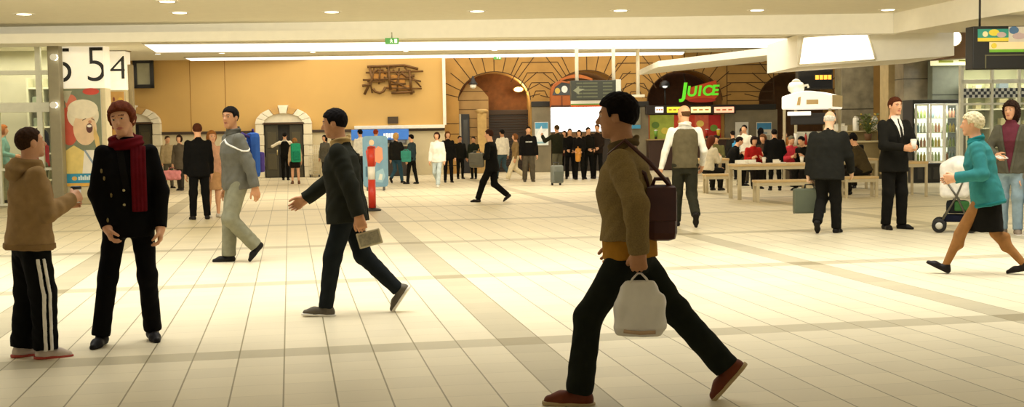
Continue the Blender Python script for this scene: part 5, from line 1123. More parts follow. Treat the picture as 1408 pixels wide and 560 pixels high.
def satchel(F, c, size, label, col, strap=False, name='shoulder_bag'):
    P_ = F.world(c); o = thing(name, label, 'bag', P_-Vector((0, 0, size[2]/2)), world_rz(F)); w, d, h = size
    MB().box((0, 0, h/2), size, bev=min(size)*.42).build('bag_body', mat(col, .5, var=.15), o)
    MB().box((-w*.5-.004, 0, h*.66), (.012, d*.96, h*.6), bev=.006).build('flap', mat(col, .45, var=.2), o); MB().tube([(0, -d*.3, h*.96), (0, -d*.2, h*1.1), (0, d*.2, h*1.1), (0, d*.3, h*.96)], .011, 6).build('handle', mat(col, .5), o)
    if strap:
        sh = F.world(F.sh[-1]+V3(.02, 0, .05)) - P_ + Vector((0, 0, size[2]/2)); q = Matrix.Rotation(-world_rz(F), 3, 'Z') @ sh
        MB().tube([(0, -d*.4, h*.9), (q.x*.7-.02, q.y*.5-d*.3, h*.9+(q.z-h*.9)*.6), (q.x, q.y-.03, q.z+.02), (q.x*.8, q.y+.06, q.z-.05), (q.x*.3, d*.4+.02, h*1.2), (0, d*.4, h*.9)], .012, 6).build('strap', mat(col, .5), o)
    return o
satchel(FM, V3(-.055, -.104, .60), (.11, .17, .31), 'dark reddish brown shoulder bag behind the striding man\'s arm', '4A2010', True)
# ---- man walking left of centre
def ex_walk(F, root, put, made, H, hb):
    ring(F, .042, .013, .322, cloth('A68A58'), put, 'collar')
    made['patch']('seam', .004, lambda q, p: np.maximum(np.abs(q[:, 0])-.003, q[:, 1]), cloth('15160F'), made['top'])
WM = person('young man in a dark jacket, dark jeans and trainers walking past the poster board', (480, 432), 150, face=276, skin_='tan', hair=('short', '0F0A08'),
    pose=dict(lf=(-.045, .105, -4, 5), rf=(.045, -.235, 55, 5), hipy=.0, lean=4, lh=(-.17, -.085, .452), rh=(.15, .215, .555), rpole=(.5, -1, -.6), lcurl=1.0, rcurl=.5, hpitch=8, twist=-4),
    up=dict(col='24251D', name='jacket', hem=-.065, loose=.023, flare=.006, wrinkle=.0026), low=dict(col='1B1F20', loose=.004, flare=.0), shoes=('sneaker', '5E5648', 'E6DFCF'), extra=ex_walk)
hp_ = FM and WM.world(WM.wr[-1]+WM.hand[-1][0]*.07+WM.hand[-1][1]*.02)
o = thing('folded_newspaper', 'folded pale newspaper held low in the dark-jacketed walking man\'s hand', 'newspaper', hp_-Vector((0, 0, .07)), world_rz(WM))
MB().box((0, -.05, 0), (.02, .2, .13), rx=-.25, bev=.01).build('pages', mat('B9AC8A', .7, var=.12, scale=20), o); MB().box((-.011, -.05, .0), (.004, .17, .1), rx=-.25).build('front_page', mat('8F866C', .7, var=.3, scale=40), o)
# ---- woman with the red scarf
def ex_scarf(F, root, put, made, H, hb):
    g = ring(F, .052, .0195, .318, cloth('5C0D14'), put, 'scarf', (-.078, -.018, .03, .30, .016), lambda p: F.top_sdf(hem=-.075, loose=.006, wrinkle=.0012)(p), .0042)
    T = made['patch']
    for z in (.06, .12): T('button', .008, lambda q, p: np.maximum(np.sqrt((q[:, 0]-.012)**2+(q[:, 2]-z)**2)-.006, -q[:, 1]), metal('C9BC8A'), made['top'], .003)
    T('lapel', .005, lambda q, p: np.maximum(np.maximum(np.abs(q[:, 0]+.0-.028*np.clip((q[:, 2]-.12)/.2, 0, 1))-.014, -q[:, 1]), np.maximum(.12-q[:, 2], q[:, 2]-.3)), cloth('161412'), made['top'], .004)
    for z in (.0, .1, .17, .2): T('brooch', .006, lambda q, p: np.maximum(np.sqrt((q[:, 0]-.078-.02*math.sin(z*40))**2*1.6+((q[:, 2]-z)*.6)**2)-.006, -q[:, 1]), mat('8A7A4A', .4, .4), made['top'], .0035)
    put('blouse', lambda p: np.maximum(np.maximum(made_top(p)-.0035, -(made_top(p)+.012)), np.maximum(np.maximum(np.abs(F.q(p)[:, 0])-.022, -F.q(p)[:, 1]), np.maximum(.26-F.q(p)[:, 2], F.q(p)[:, 2]-.325))), F.neck-V3(.1, .1, .12), F.neck+V3(.1, .14, .05), cloth('3A3A4A'), h=.0045) if False else None
SW = person('red-haired woman in a black suit with a long dark red scarf', (187, 470), 142, face=182, female=True, skin_='fair', hair=('tousled', '642E14'),
    pose=dict(rf=(.135, .05, 3, 16), lf=(-.068, -.03, 3, 10), hipx=.012, rh=(.095, .075, .495), lh=(-.115, .06, .485), rpole=(.9, -.8, 0), lpole=(-.9, -.8, 0), rcurl=.7, lcurl=.7, hroll=9, hyaw=-18, hpitch=2),
    up=dict(col='0D0C0B', name='blazer', hem=-.075, loose=.006, wrinkle=.0012, waist=.08), low=dict(col='0C0B0B', loose=.0, flare=.006), shoes=('shoe', '15110F'), extra=ex_scarf)
# ---- boy in the hooded top
def ex_boy(F, root, put, made, H, hb):
    def hood(p):
        q = F.q(p); d = _el(q, (0, -.062, .285), (.075, .035, .052)); t = np.sqrt((np.sqrt(q[:, 0]**2+(q[:, 1]+.006)**2)-.05)**2+((q[:, 2]-.312)*.7)**2)-.017
        return _sm(d, t, .03)+.0025*np.sin(q[:, 2]*140+q[:, 0]*30)
    put('hood', hood, F.neck-V3(.2, .2, .2), F.neck+V3(.2, .2, .1), cloth('92754B'))
    made['patch']('hem_band', .004, lambda q, p: np.abs(q[:, 2]+.035)-.012, cloth('8A6D44'), made['top'])
    for k in (-1, 1):
        for dx in (-.014, .012):
            def reg(p, k=k, dx=dx):
                t = np.clip((p[:, 2]-F.ank[k][2])/(F.hipj[k][2]-F.ank[k][2]), 0, 1); ya = np.where(t > .5, F.knee[k][1]+(F.hipj[k][1]-F.knee[k][1])*(t-.5)*2, F.ank[k][1]+(F.knee[k][1]-F.ank[k][1])*t*2); xa = np.where(t > .5, F.knee[k][0]+(F.hipj[k][0]-F.knee[k][0])*(t-.5)*2, F.ank[k][0]+(F.knee[k][0]-F.ank[k][0])*t*2)
                return np.maximum(np.maximum(np.abs(p[:, 1]-ya-dx)-.0075, -(p[:, 0]-xa)*k+.005), p[:, 2]-F.hip[2]+.085)
            made['lpatch']('side_stripe', .004, reg, cloth('E9E4D8'), made['low'], .0042)
BO_ = person('boy in a tan hooded top and black striped track pants holding a white cup', (51, 491), 175, face=74, skin_='fair', hair=('crop', '3A2616'),
    pose=dict(rf=(.062, .02, 2, 10), lf=(-.055, -.045, 2, 6), rh=(.07, .15, .685), lh=(-.035, .155, .66), rpole=(.5, -.6, -1), lpole=(-.5, -.6, -1), rcurl=1.1, lcurl=.8, hpitch=-8, hyaw=4, lean=2),
    up=dict(col='9A7C52', name='hooded_top', hem=-.05, loose=.02, flare=.009, wrinkle=.0028), low=dict(col='0F0F0E', loose=.016, flare=.004, wrinkle=.003), shoes=('sneaker', 'C9B9A8', 'B0402E'), extra=ex_boy)
hp_ = BO_.world(BO_.wr[1]+BO_.hand[1][0]*.062+BO_.hand[1][1]*.03)
o = thing('paper_cup', 'white cup with a dark lid in the boy\'s hand', 'cup', hp_-Vector((0, 0, .05)), world_rz(BO_)); MB().lathe([(.026, 0), (.036, .1), (.034, .1)]).build('cup_wall', mat('F1EDE2', .5), o); MB().lathe([(.038, .1), (.036, .115), (.03, .12)]).build('lid', mat('1E2430', .4), o)
# ---- man in the grey track top
def ex_track(F, root, put, made, H, hb):
    T = made['patch']
    T('yoke_stripe', .0028, lambda q, p: np.maximum(np.abs(q[:, 2]-.245+.5*(np.abs(q[:, 0])-.06))-.0062, -.2), cloth('E6E2D4'), made['top'])
    ring(F, .042, .013, .322, cloth('5A584E'), put, 'collar')
    T('blue_panel', .005, lambda q, p: np.maximum(np.maximum(q[:, 1]+.02, np.abs(q[:, 0])-.06), np.maximum(.12-q[:, 2], q[:, 2]-.3)), cloth('3E6FB8'), made['top'])
TM = person('man in a grey track top and khaki trousers looking back over the hall', (329, 360), 147, face=258, skin_='tan', hair=('short', '15100C'),
    pose=dict(lf=(-.05, -.095, 48, 6), rf=(.05, .055, 0, 6), hipy=.0, lean=3, lh=(-.165, -.085, .46), rh=(.15, .04, .47), hyaw=35, twist=8),
    up=dict(col='67655A', name='track_top', hem=-.05, loose=.016, wrinkle=.0024), low=dict(col='85836C', loose=.01, flare=.004), shoes=('shoe', '1B1815'), extra=ex_track)
def backpack(F, label, col, col2, sz=(.30, .16, .44), zc=.2, dy=-.125):
    c = F.hip+F.T@V3(0, dy, zc); P_ = F.world(c); o = thing('backpack', label, 'backpack', P_-Vector((0, 0, sz[2]/2)), world_rz(F)); w, d, h = sz
    MB().box((0, 0, h/2), sz, bev=.06).build('main_pocket', cloth(col), o); MB().box((0, -d*.5-.02, h*.34), (w*.7, .07, h*.45), bev=.025).build('front_pocket', cloth(col2), o)
    MB().tube([(-.03, 0, h-.01), (-.03, 0, h+.04), (.03, 0, h+.04), (.03, 0, h-.01)], .008, 6).build('grab_handle', cloth(col2), o)
    for s in (-1, 1): MB().tube([(s*w*.3, d*.45, h*.9), (s*w*.34, d*.45+.09, h*.98), (s*w*.36, d*.45+.2, h*.88)], .016, 6).build('shoulder_strap', cloth(col2), o)
    return o
backpack(TM, 'bright blue and purple backpack on the track top man\'s back', '34589A', '4E3E78', (.27, .13, .55), .16, -.125)
# ---- suited man and the woman beside him, far left group
person('man in a black suit standing with his back turned near the tan wall', (276, 302), 170, face=352, skin_='fair', hair=('short', '4A2614'), pose=dict(lf=(-.075, 0, 0, 12), rf=(.07, .01, 0, 12), rh=(.13, .06, .47), lh=(-.13, .05, .47), hpitch=8), up=dict(col='100F0E', name='suit_jacket', hem=-.075, loose=.01, flare=.006), low=dict(col='100F0E', loose=.004))
person('woman with light brown hair in a pink top half hidden beside the black-suited man', (294, 299), 180, face=160, female=True, skin_='fair', hair=('long', '8E5A2A'), pose=dict(lf=(-.05, .02), rf=(.05, -.02), rh=(.1, .12, .5)), up=dict(col='C99A7C', name='top', hem=-.04), low=dict(kind='skirt', col='B98E62', length=.2), shoes=('shoe', 'D9D2C2'))
G1 = person('woman in a dark brown coat carrying a pink bag behind the red-scarfed woman', (249, 262), 186, face=205, female=True, skin_='fair', hair=('bob', '2A1A12'), pose=dict(lf=(-.05, .05), rf=(.05, -.05), rh=(.12, .06, .46), rcurl=1.2), up=dict(col='5A5040', name='coat', hem=-.14, loose=.012, flare=.01), low=dict(col='3A352C'))
o = thing('pink_bag', 'big soft pink bag held beside the black-suited man', 'bag', G1.world(G1.wr[1]+G1.hand[1][0]*.08)-Vector((0, 0, .34)), BR); sdf_thing(o, 'pouch', lambda p: rbox(p, (0, 0, .15), (.27, .1, .14), .08)+.006*np.sin(p[:, 0]*40+p[:, 2]*30), (-.33, -.16, -.03), (.33, .16, .34), .014, cloth('D98A88')); MB().tube([(-.12, 0, .27), (-.06, 0, .36), (.06, 0, .36), (.12, 0, .27)], .012, 6).build('handle', cloth('B86A6A'), o)
person('person in a beige jacket at the edge of the group behind the red-scarfed woman', (232, 259), 187, face=150, skin_='fair', hair=('short', '4A3826'), pose=dict(lf=(-.05, .04), rf=(.05, -.04)), up=dict(col='A8946E', name='jacket', hem=-.05, loose=.01), low=dict(col='5A5344'))
# ---- in the shop window
person('shopper with copper hair in a teal top behind the shop window', (7, 279), 172, face=95, female=True, skin_='fair', hair=('bob', 'A8642A'), pose=dict(rh=(.12, .15, .6)), up=dict(col='7FAFA8', name='top', hem=-.03, loose=.008), low=dict(col='8A8C74'))
person('black-haired shopper in a red top behind the shop window by the post', (63, 279), 178, face=280, female=True, skin_='fair', hair=('long', '0E0B0A'), pose=dict(lh=(-.12, .1, .5)), up=dict(col='B81E1C', name='top', hem=-.03), low=dict(col='6E7260'))
# ---- waistcoat man
def ex_vest(F, root, put, made, H, hb): ring(F, .042, .012, .322, cloth('E9E4D6'), put, 'collar')
person('balding man in a grey waistcoat and white shirt walking to the juice bar', (941, 312), 145, face=348, skin_='fair', hair=('bald', '5A3E26'), wide=1.06,
    pose=dict(lf=(-.045, .10, 0, 8), rf=(.06, -.16, 55, 10), hipy=-.01, lh=(-.185, .03, .465), rh=(.17, .09, .5), hyaw=35, lcurl=.6),
    up=dict(col='5F563F', name='waistcoat', hem=-.03, sleeve=0, loose=.006, sleeves='EFEADC'), low=dict(col='2E2D22', loose=.006, top=.03), shoes=('shoe', '1C1815'), extra=ex_vest)
# ---- briefcase man
BM = person('white-haired man in a dark grey suit seen from behind carrying a briefcase', (1139, 321), 153, face=14, skin_='pale', hair=('bald', 'D8D2C4'), wide=1.14,
    pose=dict(lf=(-.06, -.12, 42, 10), rf=(.05, .06, 0, 10), hipy=.0, lean=6, lh=(-.165, .01, .462), rh=(.15, .14, .5), lcurl=1.4, hpitch=16), up=dict(col='23231F', name='suit_jacket', hem=-.085, loose=.02, flare=.008), low=dict(col='1B1A17', loose=.008), shoes=('shoe', '15120F'))
hp_ = BM.world(BM.wr[-1]+BM.hand[-1][0]*.075+BM.hand[-1][1]*.012); o = thing('briefcase', 'grey green hard briefcase in the white-haired man\'s hand', 'briefcase', hp_-Vector((0, 0, .43)), BR-R(6))
MB().box((0, 0, .19), (.46, .13, .36), bev=.025).build('case', mat('5C6350', .45, var=.06), o); mb = MB(); mb.box((0, -.001, .19), (.464, .012, .364), bev=.004); mb.build('rim', metal('3A3E34'), o); MB().tube([(-.07, 0, .37), (-.06, 0, .425), (.06, 0, .425), (.07, 0, .37)], .011, 8).build('handle', mat('1E1E1A', .4), o)
for x in (-.15, .15): MB().box((x, -.0, .372), (.05, .06, .012), bev=.003).build('latch', metal('B9B49A'), o)
# ---- suited man with a cup
CM = person('brown-haired man in a dark suit and white shirt standing with a white cup', (1228, 315), 134, face=140, skin_='fair', hair=('short', '4A2412'), wide=1.04,
    pose=dict(lf=(-.062, .02, 0, 14), rf=(.062, -.01, 0, 14), lh=(-.045, .185, .625), rh=(.05, .175, .62), rpole=(.8, -.6, -.6), lpole=(-.8, -.6, -.6), lcurl=1.0, rcurl=1.0, hyaw=-6), up=dict(col='1D1C18', name='suit_jacket', hem=-.085, loose=.014, flare=.006, vee=(.042, .1, 'EFE9DC', '26241F')), low=dict(col='1A1916', loose=.006), shoes=('shoe', '120F0D'))
hp_ = CM.world((CM.wr[1]+CM.wr[-1])/2+V3(0, .045, .02)); o = thing('paper_cup', 'white cup held in both hands by the suited man', 'cup', hp_-Vector((0, 0, .055)), 0); MB().lathe([(.03, 0), (.045, .12), (.043, .12)]).build('cup_wall', mat('F4F0E6', .5), o); MB().lathe([(.046, .12), (.044, .13), (.036, .14)]).build('lid', mat('EDE8DA', .4), o)
# ---- old woman in teal
def ex_old(F, root, put, made, H, hb):
    ring(F, .042, .014, .318, cloth('2A7F80'), put, 'collar')
    def stk(p):
        d = None
        for k in (-1, 1):
            cv = F.knee[k]*.7+F.ank[k]*.3; l = np.minimum(_ip(p, F.hipj[k], F.knee[k], .0465, .0345), _ip(p, F.knee[k], F.ank[k], .0345, .0205)); l = _sm(l, _ip(p, cv-V3(0, .008, -.03), cv-V3(0, .008, .03), .029, .0262), .02)
            d = l if d is None else np.minimum(d, l)
        return np.maximum(d, p[:, 2]-F.hip[2]+.03)
    put('stockings', stk, F.hip-V3(.2, .45, .55), F.hip+V3(.2, .45, .0), cloth('94683C'))
    made['patch']('hem_band', .004, lambda q, p: np.abs(q[:, 2]+.062)-.008, cloth('24706F'), made['top'])
OW = person('elderly white-haired woman in a teal jacket and black skirt walking briskly', (1353, 377), 155, face=272, female=True, skin_='fair', hair=('wool', 'D2C49C'), wide=1.12,
    pose=dict(lf=(-.04, .21, -26, 5), rf=(.04, -.215, 12, 5), hipy=-.01, lean=11, lh=(-.13, .15, .575), rh=(.12, .17, .56), lpole=(-.4, -1, -.4), lcurl=.7, hpitch=0), up=dict(col='357A78', name='jacket', hem=-.075, loose=.017, flare=.006, wrinkle=.0024, waist=.09), low=dict(kind='skirt', col='14120D', length=.225, flare=.012), shoes=('shoe', '1A1410'), extra=ex_old)
# ---- woman with curly hair, and her neighbour at the edge of the view
def ex_maroon(F, root, put, made, H, hb):
    pass
MW = person('woman with dark curly hair in a maroon top, grey cardigan and pale jeans', (1388, 322), 140, face=188, female=True, skin_='fair', hair=('curly', '2C1C12'), pose=dict(lf=(-.06, .02, 0, 10), rf=(.05, -.02, 0, 10), rh=(.07, .15, .60), lh=(-.14, .03, .47), rpole=(.8, -.6, -.6), hyaw=-14), up=dict(col='5E5B4C', name='cardigan', hem=-.06, loose=.008, vee=(.066, -.06, '66303A')), low=dict(col='93A8B2', loose=.004), shoes=('sneaker', '8A7A66', 'E4DCCB'))
person('person in a grey striped sleeve and jeans beside the woman in maroon', (1425, 323), height=1.62, face=196, female=True, skin_='fair', hair=('long', '5A3A22'), pose=dict(rf=(.05, .04), lf=(-.05, -.03), rh=(.12, .05, .48)), up=dict(col='8A887C', name='jumper', hem=-.03, loose=.008), low=dict(col='8CA2B0'), shoes=('sneaker', 'B9AE98', 'E4DCCB'))
hp_ = MW.world(MW.wr[1]+MW.hand[1][0]*.07); o = thing('paper_napkin', 'small white paper in the hand of the woman in maroon', 'paper', hp_, 0); MB().box((0, 0, .01), (.16, .1, .012), rx=.3, rz=.3).build('sheet', mat('F2EEE4', .6), o); MB().box((.01, 0, .02), (.13, .08, .008), rx=.34, rz=.35).build('fold', mat('E6E0D2', .6), o)
# ---- stroller
P_ = flr(1314, 319); v_ = Vector((P_.x, P_.y, 0)).normalized(); SRZ = math.atan2(-v_.x, v_.y)
o = thing('stroller', 'stroller draped with a white blanket in front of the woman in maroon', 'stroller', P_, SRZ)
fm = metal('6A675C'); mb = MB()
for s in (-1, 1): mb.tube([(-.22, s*.2, .1), (.0, s*.2, .5), (.2, s*.2, 1.0), (.27, s*.2, 1.04)], .014, 8); mb.tube([(.2, s*.2, .1), (.02, s*.2, .5), (-.12, s*.2, .72)], .014, 8)
mb.tube([(.27, -.2, 1.04), (.27, .2, 1.04)], .018, 8); mb.tube([(-.22, -.2, .12), (-.22, .2, .12)], .01, 6); mb.tube([(.2, -.2, .12), (.2, .2, .12)], .01, 6); mb.build('frame', fm, o)
for x in (-.22, .2):
    for s in (-1, 1):
        w = MB().lathe([(.055, -.018), (.09, -.02), (.1, -.01), (.1, .01), (.09, .02), (.055, .018)], (x, s*.2, .1), 20, 'Y').build('wheel', mat('1A1816', .6), o); MB().lathe([(.02, -.024), (.05, -.02), (.05, .02), (.02, .024)], (x, s*.2, .1), 14, 'Y').build('hub', mat('CFCABB', .4), w)
def blanket(p): return _sm(rbox(p, (-.02, 0, .74), (.21-.04*np.clip((p[:, 2:3]-.6)*2, 0, 1)[:, 0].mean(), .2, .25), .06), _ip(p, (.05, -.08, .93), (.05, .08, .93), .15, .15), .15)+.004*np.sin(p[:, 2]*24+p[:, 0]*18)+.002*np.sin(p[:, 1]*50)
sdf_thing(o, 'blanket', blanket, (-.36, -.3, .4), (.36, .3, 1.24), .014, cloth('F3EEE2'))
MB().box((0.02, 0, .36), (.3, .3, .18), bev=.05).build('seat', cloth('2A2C2E'), o); MB().box((.08, -.17, .38), (.2, .06, .14), bev=.03).build('toy_bag', cloth('3E6A3A'), o); MB().box((.0, 0, .2), (.34, .32, .1), bev=.03).build('basket', cloth('1E2030'), o)
# ------------------------------------------------------------------ the far crowd
ST = dict(lf=(-.05, .02), rf=(.05, -.02)); AP = dict(lf=(-.075, .02), rf=(.07, -.02)); WK = dict(lf=(-.04, .14, 0), rf=(.04, -.17, 45)); WK2 = dict(lf=(-.04, -.16, 42), rf=(.04, .13, 0))
D_ = person('person in black with pale sleeves raised at the dark arched doorway', (393, 248), 182, face=5, skin_='fair', hair=('short', '14100D'), pose=dict(lh=(-.24, .12, .72), rh=(.2, .15, .7), **ST), up=dict(col='15130F', name='waistcoat', hem=-.03, sleeve=0, sleeves='E2D6BC'), low=dict(col='14120F'))
GG = person('girl with a green backpack and bare legs in front of the arched doorway', (407, 253), 190, face=352, female=True, skin_='fair', hair=('bob', '9A6A3A'), pose=dict(lf=(-.07, .03), rf=(.06, -.04)), up=dict(col='D8B890', name='top', hem=-.04), low=dict(kind='skirt', col='1E1A14', length=.17), shoes=('sneaker', '6A4A34'))
backpack(GG, 'teal green backpack on the girl at the arched doorway', '2E9A72', '248060', (.30, .17, .58), .16, -.12)
person('dark-haired person in a grey coat standing beside the pale wire cage', (448, 247), 186, face=215, female=True, skin_='fair', hair=('long', '100C0A'), pose=ST, up=dict(col='5A5548', name='coat', hem=-.13, loose=.008), low=dict(col='2A2620'))
person('black-haired person in a white shirt behind the blue grey poster board', (497, 250), 178, face=330, skin_='fair', hair=('short', '100C0A'), pose=ST, up=dict(col='EBE5D6', name='shirt', hem=-.03), low=dict(col='33302A'))
person('red-haired person peering over the blue grey poster board', (518, 250), 178, face=20, skin_='fair', hair=('short', '8E3A1C'), pose=ST, up=dict(col='4A4A46', name='jacket', hem=-.05), low=dict(col='22201C'))
person('blond person in a dark jacket and blue jeans at the ticket counter', (546, 252), 183, face=30, skin_='fair', hair=('bob', 'C69A5A'), pose=dict(rh=(.1, .18, .62), **WK2), up=dict(col='1F1E1A', name='jacket', hem=-.05, loose=.012), low=dict(col='33505E'))
PT = person('black-haired person with a teal bag at the end of the ticket counter', (566, 253), 185, face=300, skin_='fair', hair=('short', '0E0B0A'), pose=dict(lf=(-.05, .06), rf=(.05, -.1)), up=dict(col='2E3B3E', name='jacket', hem=-.05), low=dict(col='16140F'))
satchel(PT, V3(-.16, .02, .56), (.12, .3, .34), 'small teal shoulder bag at the end of the ticket counter', '2F8F7C', name='shoulder_bag')
person('woman in a white jacket and pale jeans walking beside the white wall frame', (602, 257), 182, face=195, female=True, skin_='fair', hair=('bob', '321C12'), pose=WK, up=dict(col='F0E9DA', name='jacket', hem=-.06, loose=.012), low=dict(col='B9C4C2', flare=.008), shoes=('sneaker', 'DDD6C6'))
person('brown-haired person all in black behind the woman in the white jacket', (617, 251), 181, face=170, female=True, skin_='fair', hair=('long', '5E3A1C'), pose=dict(lf=(-.05, .06), rf=(.06, -.05)), up=dict(col='12110E', name='jacket', hem=-.06, loose=.01), low=dict(col='11100E'))
person('dark figure standing before the narrow dark door of the first arch', (633, 246), 187, face=160, skin_='tan', hair=('short', '100C0A'), pose=ST, up=dict(col='1A1914', name='jacket', hem=-.05, loose=.01), low=dict(col='15140F'))
YB = person('dark figure with a mustard bag in front of the sandstone post', (652, 246), 188, face=200, skin_='tan', hair=('short', '16110D'), pose=ST, up=dict(col='1F2419', name='jacket', hem=-.05, loose=.01), low=dict(col='171510'))
satchel(YB, V3(-.15, .04, .46), (.12, .26, .56), 'tall mustard yellow bag carried in front of the sandstone post', 'C48A1E')
BS = person('man in a black suit striding alone in front of the shuttered arch', (677, 278), 178, face=292, skin_='fair', hair=('short', '3A2014'), pose=dict(lf=(-.04, .19, 0), rf=(.04, -.2, 35), lean=4, lh=(-.14, .14, .58), rh=(.1, .17, .58)), up=dict(col='12110E', name='suit_jacket', hem=-.08, loose=.012, flare=.006), low=dict(col='12110E', loose=.006))
satchel(BS, V3(-.17, .14, .56), (.12, .34, .32), 'grey brown bag held in front by the striding black-suited man', '5A5442')
person('person in a white jacket and blue jeans before the dark shutter', (691, 246), 178, face=325, skin_='tan', hair=('short', '15100C'), pose=dict(lh=(-.1, .16, .6), **WK), up=dict(col='E9E0CC', name='jacket', hem=-.02, loose=.012), low=dict(col='3F5258'))
person('woman in a tan jacket and cream trousers walking before the dark shutter', (709, 248), 184, face=262, female=True, skin_='fair', hair=('bob', '7A4E2A'), pose=dict(lf=(-.04, .17, 0), rf=(.04, -.19, 42)), up=dict(col='8A7048', name='jacket', hem=-.04, loose=.008), low=dict(col='E2D2AC', loose=.01, flare=.008), shoes=('sneaker', 'DCD0B8'))
person('man in a black sweatshirt with white chest lettering and grey trousers', (727, 250), 174, face=172, skin_='fair', hair=('short', '1A120D'), wide=1.05, pose=AP, up=dict(col='12100E', name='sweatshirt', hem=-.05, loose=.016), low=dict(col='51493A', loose=.012), shoes=('sneaker', '4A4234'),
    extra=lambda F, root, put, made, H, hb: [made['patch']('chest_print', .006, lambda q, p, x=x: np.maximum(np.maximum(np.abs(q[:, 0]-x)-.009, np.abs(q[:, 2]-.2)-.012), -q[:, 1]), cloth('D8D4C8'), made['top'], .006) for x in (-.05, -.025, 0, .025, .05)])
OM = person('man in an olive jacket reaching out beside the glowing white screen', (767, 245), 172, face=318, skin_='fair', hair=('short', '4A3A24'), wide=1.08, pose=dict(lh=(-.20, .2, .80), rh=(.14, .05, .47), lpole=(-.6, -.5, -1), **ST), up=dict(col='2B2B1C', name='jacket', hem=-.06, loose=.018), low=dict(col='6B6752', loose=.012))
P_ = flr(766, 255); o = thing('wheeled_suitcase', 'small upright grey suitcase behind the man in the olive jacket', 'suitcase', P_, BR+.3); MB().box((0, 0, .31), (.33, .22, .5), bev=.05).build('shell', mat('6C7068', .45, var=.15), o); MB().box((0, -.12, .25), (.26, .03, .28), bev=.012).build('front_pocket', mat('54584E', .5), o)
for x in (-.12, .12): MB().lathe([(.04, -.02), (.04, .02)], (x, .06, .04), 14, 'X').build('wheel', mat('1A1816', .5), o); MB().tube([(x*.6, .06, .55), (x*.6, .06, .62)], .008, 6).build('handle_stem', metal('8A887C'), o)
MB().box((0, .06, .63), (.18, .03, .025), bev=.01).build('handle', mat('2A2824', .5), o)
crowd = [(784, 246, 177, 172, '12110E', '100F0D', '15100C', False, 'person in black with folded hands under the white screen'), (797, 247, 179, 190, '14120F', '15130F', '1E140E', True, 'dark-haired person in black with an orange bag under the white screen'), (809, 246, 175, 150, '17150F', '12110E', '100C0A', False, 'tall person in black beside the orange bag'),
    (822, 245, 171, 200, '2A2018', '1A1814', '3A2216', False, 'brown-haired person at the edge of the white screen'), (777, 243, 180, 200, '3A1E1C', '1A1814', '2A1A12', True, 'person in a dark red jacket half hidden behind the olive jacket')]
for (x, y, tp, fc, c1, c2, ch, fem, lab) in crowd:
    q = person(lab, (x, y), tp, face=fc, female=fem, skin_='fair', hair=('short' if not fem else 'bob', ch), pose=dict(lh=(-.06, .13, .56), rh=(.06, .13, .57), **AP), up=dict(col=c1, name='jacket', hem=-.06, loose=.008), low=dict(col=c2))
    if x == 797: satchel(q, V3(.0, .15, .50), (.16, .14, .42), 'orange bag held by a person in black under the white screen', 'C4821E', name='shoulder_bag')
# ------------------------------------------------------------------ the food court crowd
def sit(px, py, face, label, c1, c2, ch, fem=False, style='short', top=None, hgt=1.72, lean=12, hp=14, nm='jacket', hands=((-.07, .22, .47), (.07, .22, .47))):
    hipz = (.45+.09)/hgt
    return person(label, (px, py), top, height=hgt if top is None else None, face=face, female=fem, skin_='fair', hair=(style, ch), pose=dict(hip=hipz, hipx=0, hipy=0, lf=(-.06, .2), rf=(.06, .22), kneeout=.1, lean=lean, hpitch=hp, lh=hands[0], rh=hands[1]), up=dict(col=c1, name=nm, hem=-.03, loose=.012), low=dict(col=c2, loose=.006))
sit(973, 263, 35, 'long-haired woman in a pale coat sitting beside the waistcoat man', 'D2C6AA', '1C1914', '5A2A18', True, 'long', nm='coat', hgt=1.7)
sit(1000, 256, 75, 'person in black leaning over the table behind the waistcoat man', '12110E', '14120F', '18110D', False, lean=28)
WS = person('dark-haired man in a white shirt standing before the pale grey pier poster', (1024, 252), 172, face=200, skin_='fair', hair=('short', '120D0A'), pose=dict(lh=(-.1, .12, .55), **ST), up=dict(col='E6DDC8', name='shirt', hem=-.04), low=dict(col='4A4234'))
satchel(WS, V3(.15, .05, .56), (.12, .24, .44), 'bright blue bag at the side of the man in the white shirt', '2E8FC0')
sit(1034, 259, 160, 'person in a red top sitting between the white shirt and the black coat', 'A8221E', '1C1814', '241610', True, 'bob', hgt=1.62)
sit(1053, 252, 205, 'fair-faced diner in dark brown sitting close to the black coat', '3A2C20', '1C1814', '5A3A20', True, 'bob', hgt=1.7)
person('broad person in a black coat standing at the long food court table', (1066, 262), 178, face=352, skin_='fair', hair=('short', '14100D'), wide=1.15, pose=dict(lean=10, hpitch=12, lh=(-.12, .16, .55), rh=(.12, .16, .55), **AP), up=dict(col='12110F', name='coat', hem=-.12, loose=.02, flare=.008), low=dict(col='14130F'))
sit(1084, 256, 150, 'person in a pinkish red jacket sitting behind the long food court table', 'C23A44', '2A2420', '6A6450', False, hgt=1.6)
sit(1112, 261, 215, 'dark-jacketed diner bending low next to the briefcase man', '16140F', '1A1814', '120D0A', False, lean=25, hgt=1.7)
sit(1091, 251, 40, 'diner in a cream top at the far end of the long food court table', 'D9CDAE', '3A3428', '3A2618', True, 'bob', hgt=1.58)
sit(1190, 268, 285, 'diner in a brown jacket sitting between the briefcase man and the cup holder', '453A24', '1E1A14', '120D0A', False, hgt=1.78, lean=22)
sit(1176, 258, 200, 'dark-haired diner facing the man in the brown jacket', '1B1A18', '1E1A14', '130E0B', False, hgt=1.74)
sit(985, 252, 185, 'diner in olive green behind the person in black at the table', '5E5A34', '2A2620', '2A1A10', False, hgt=1.68)

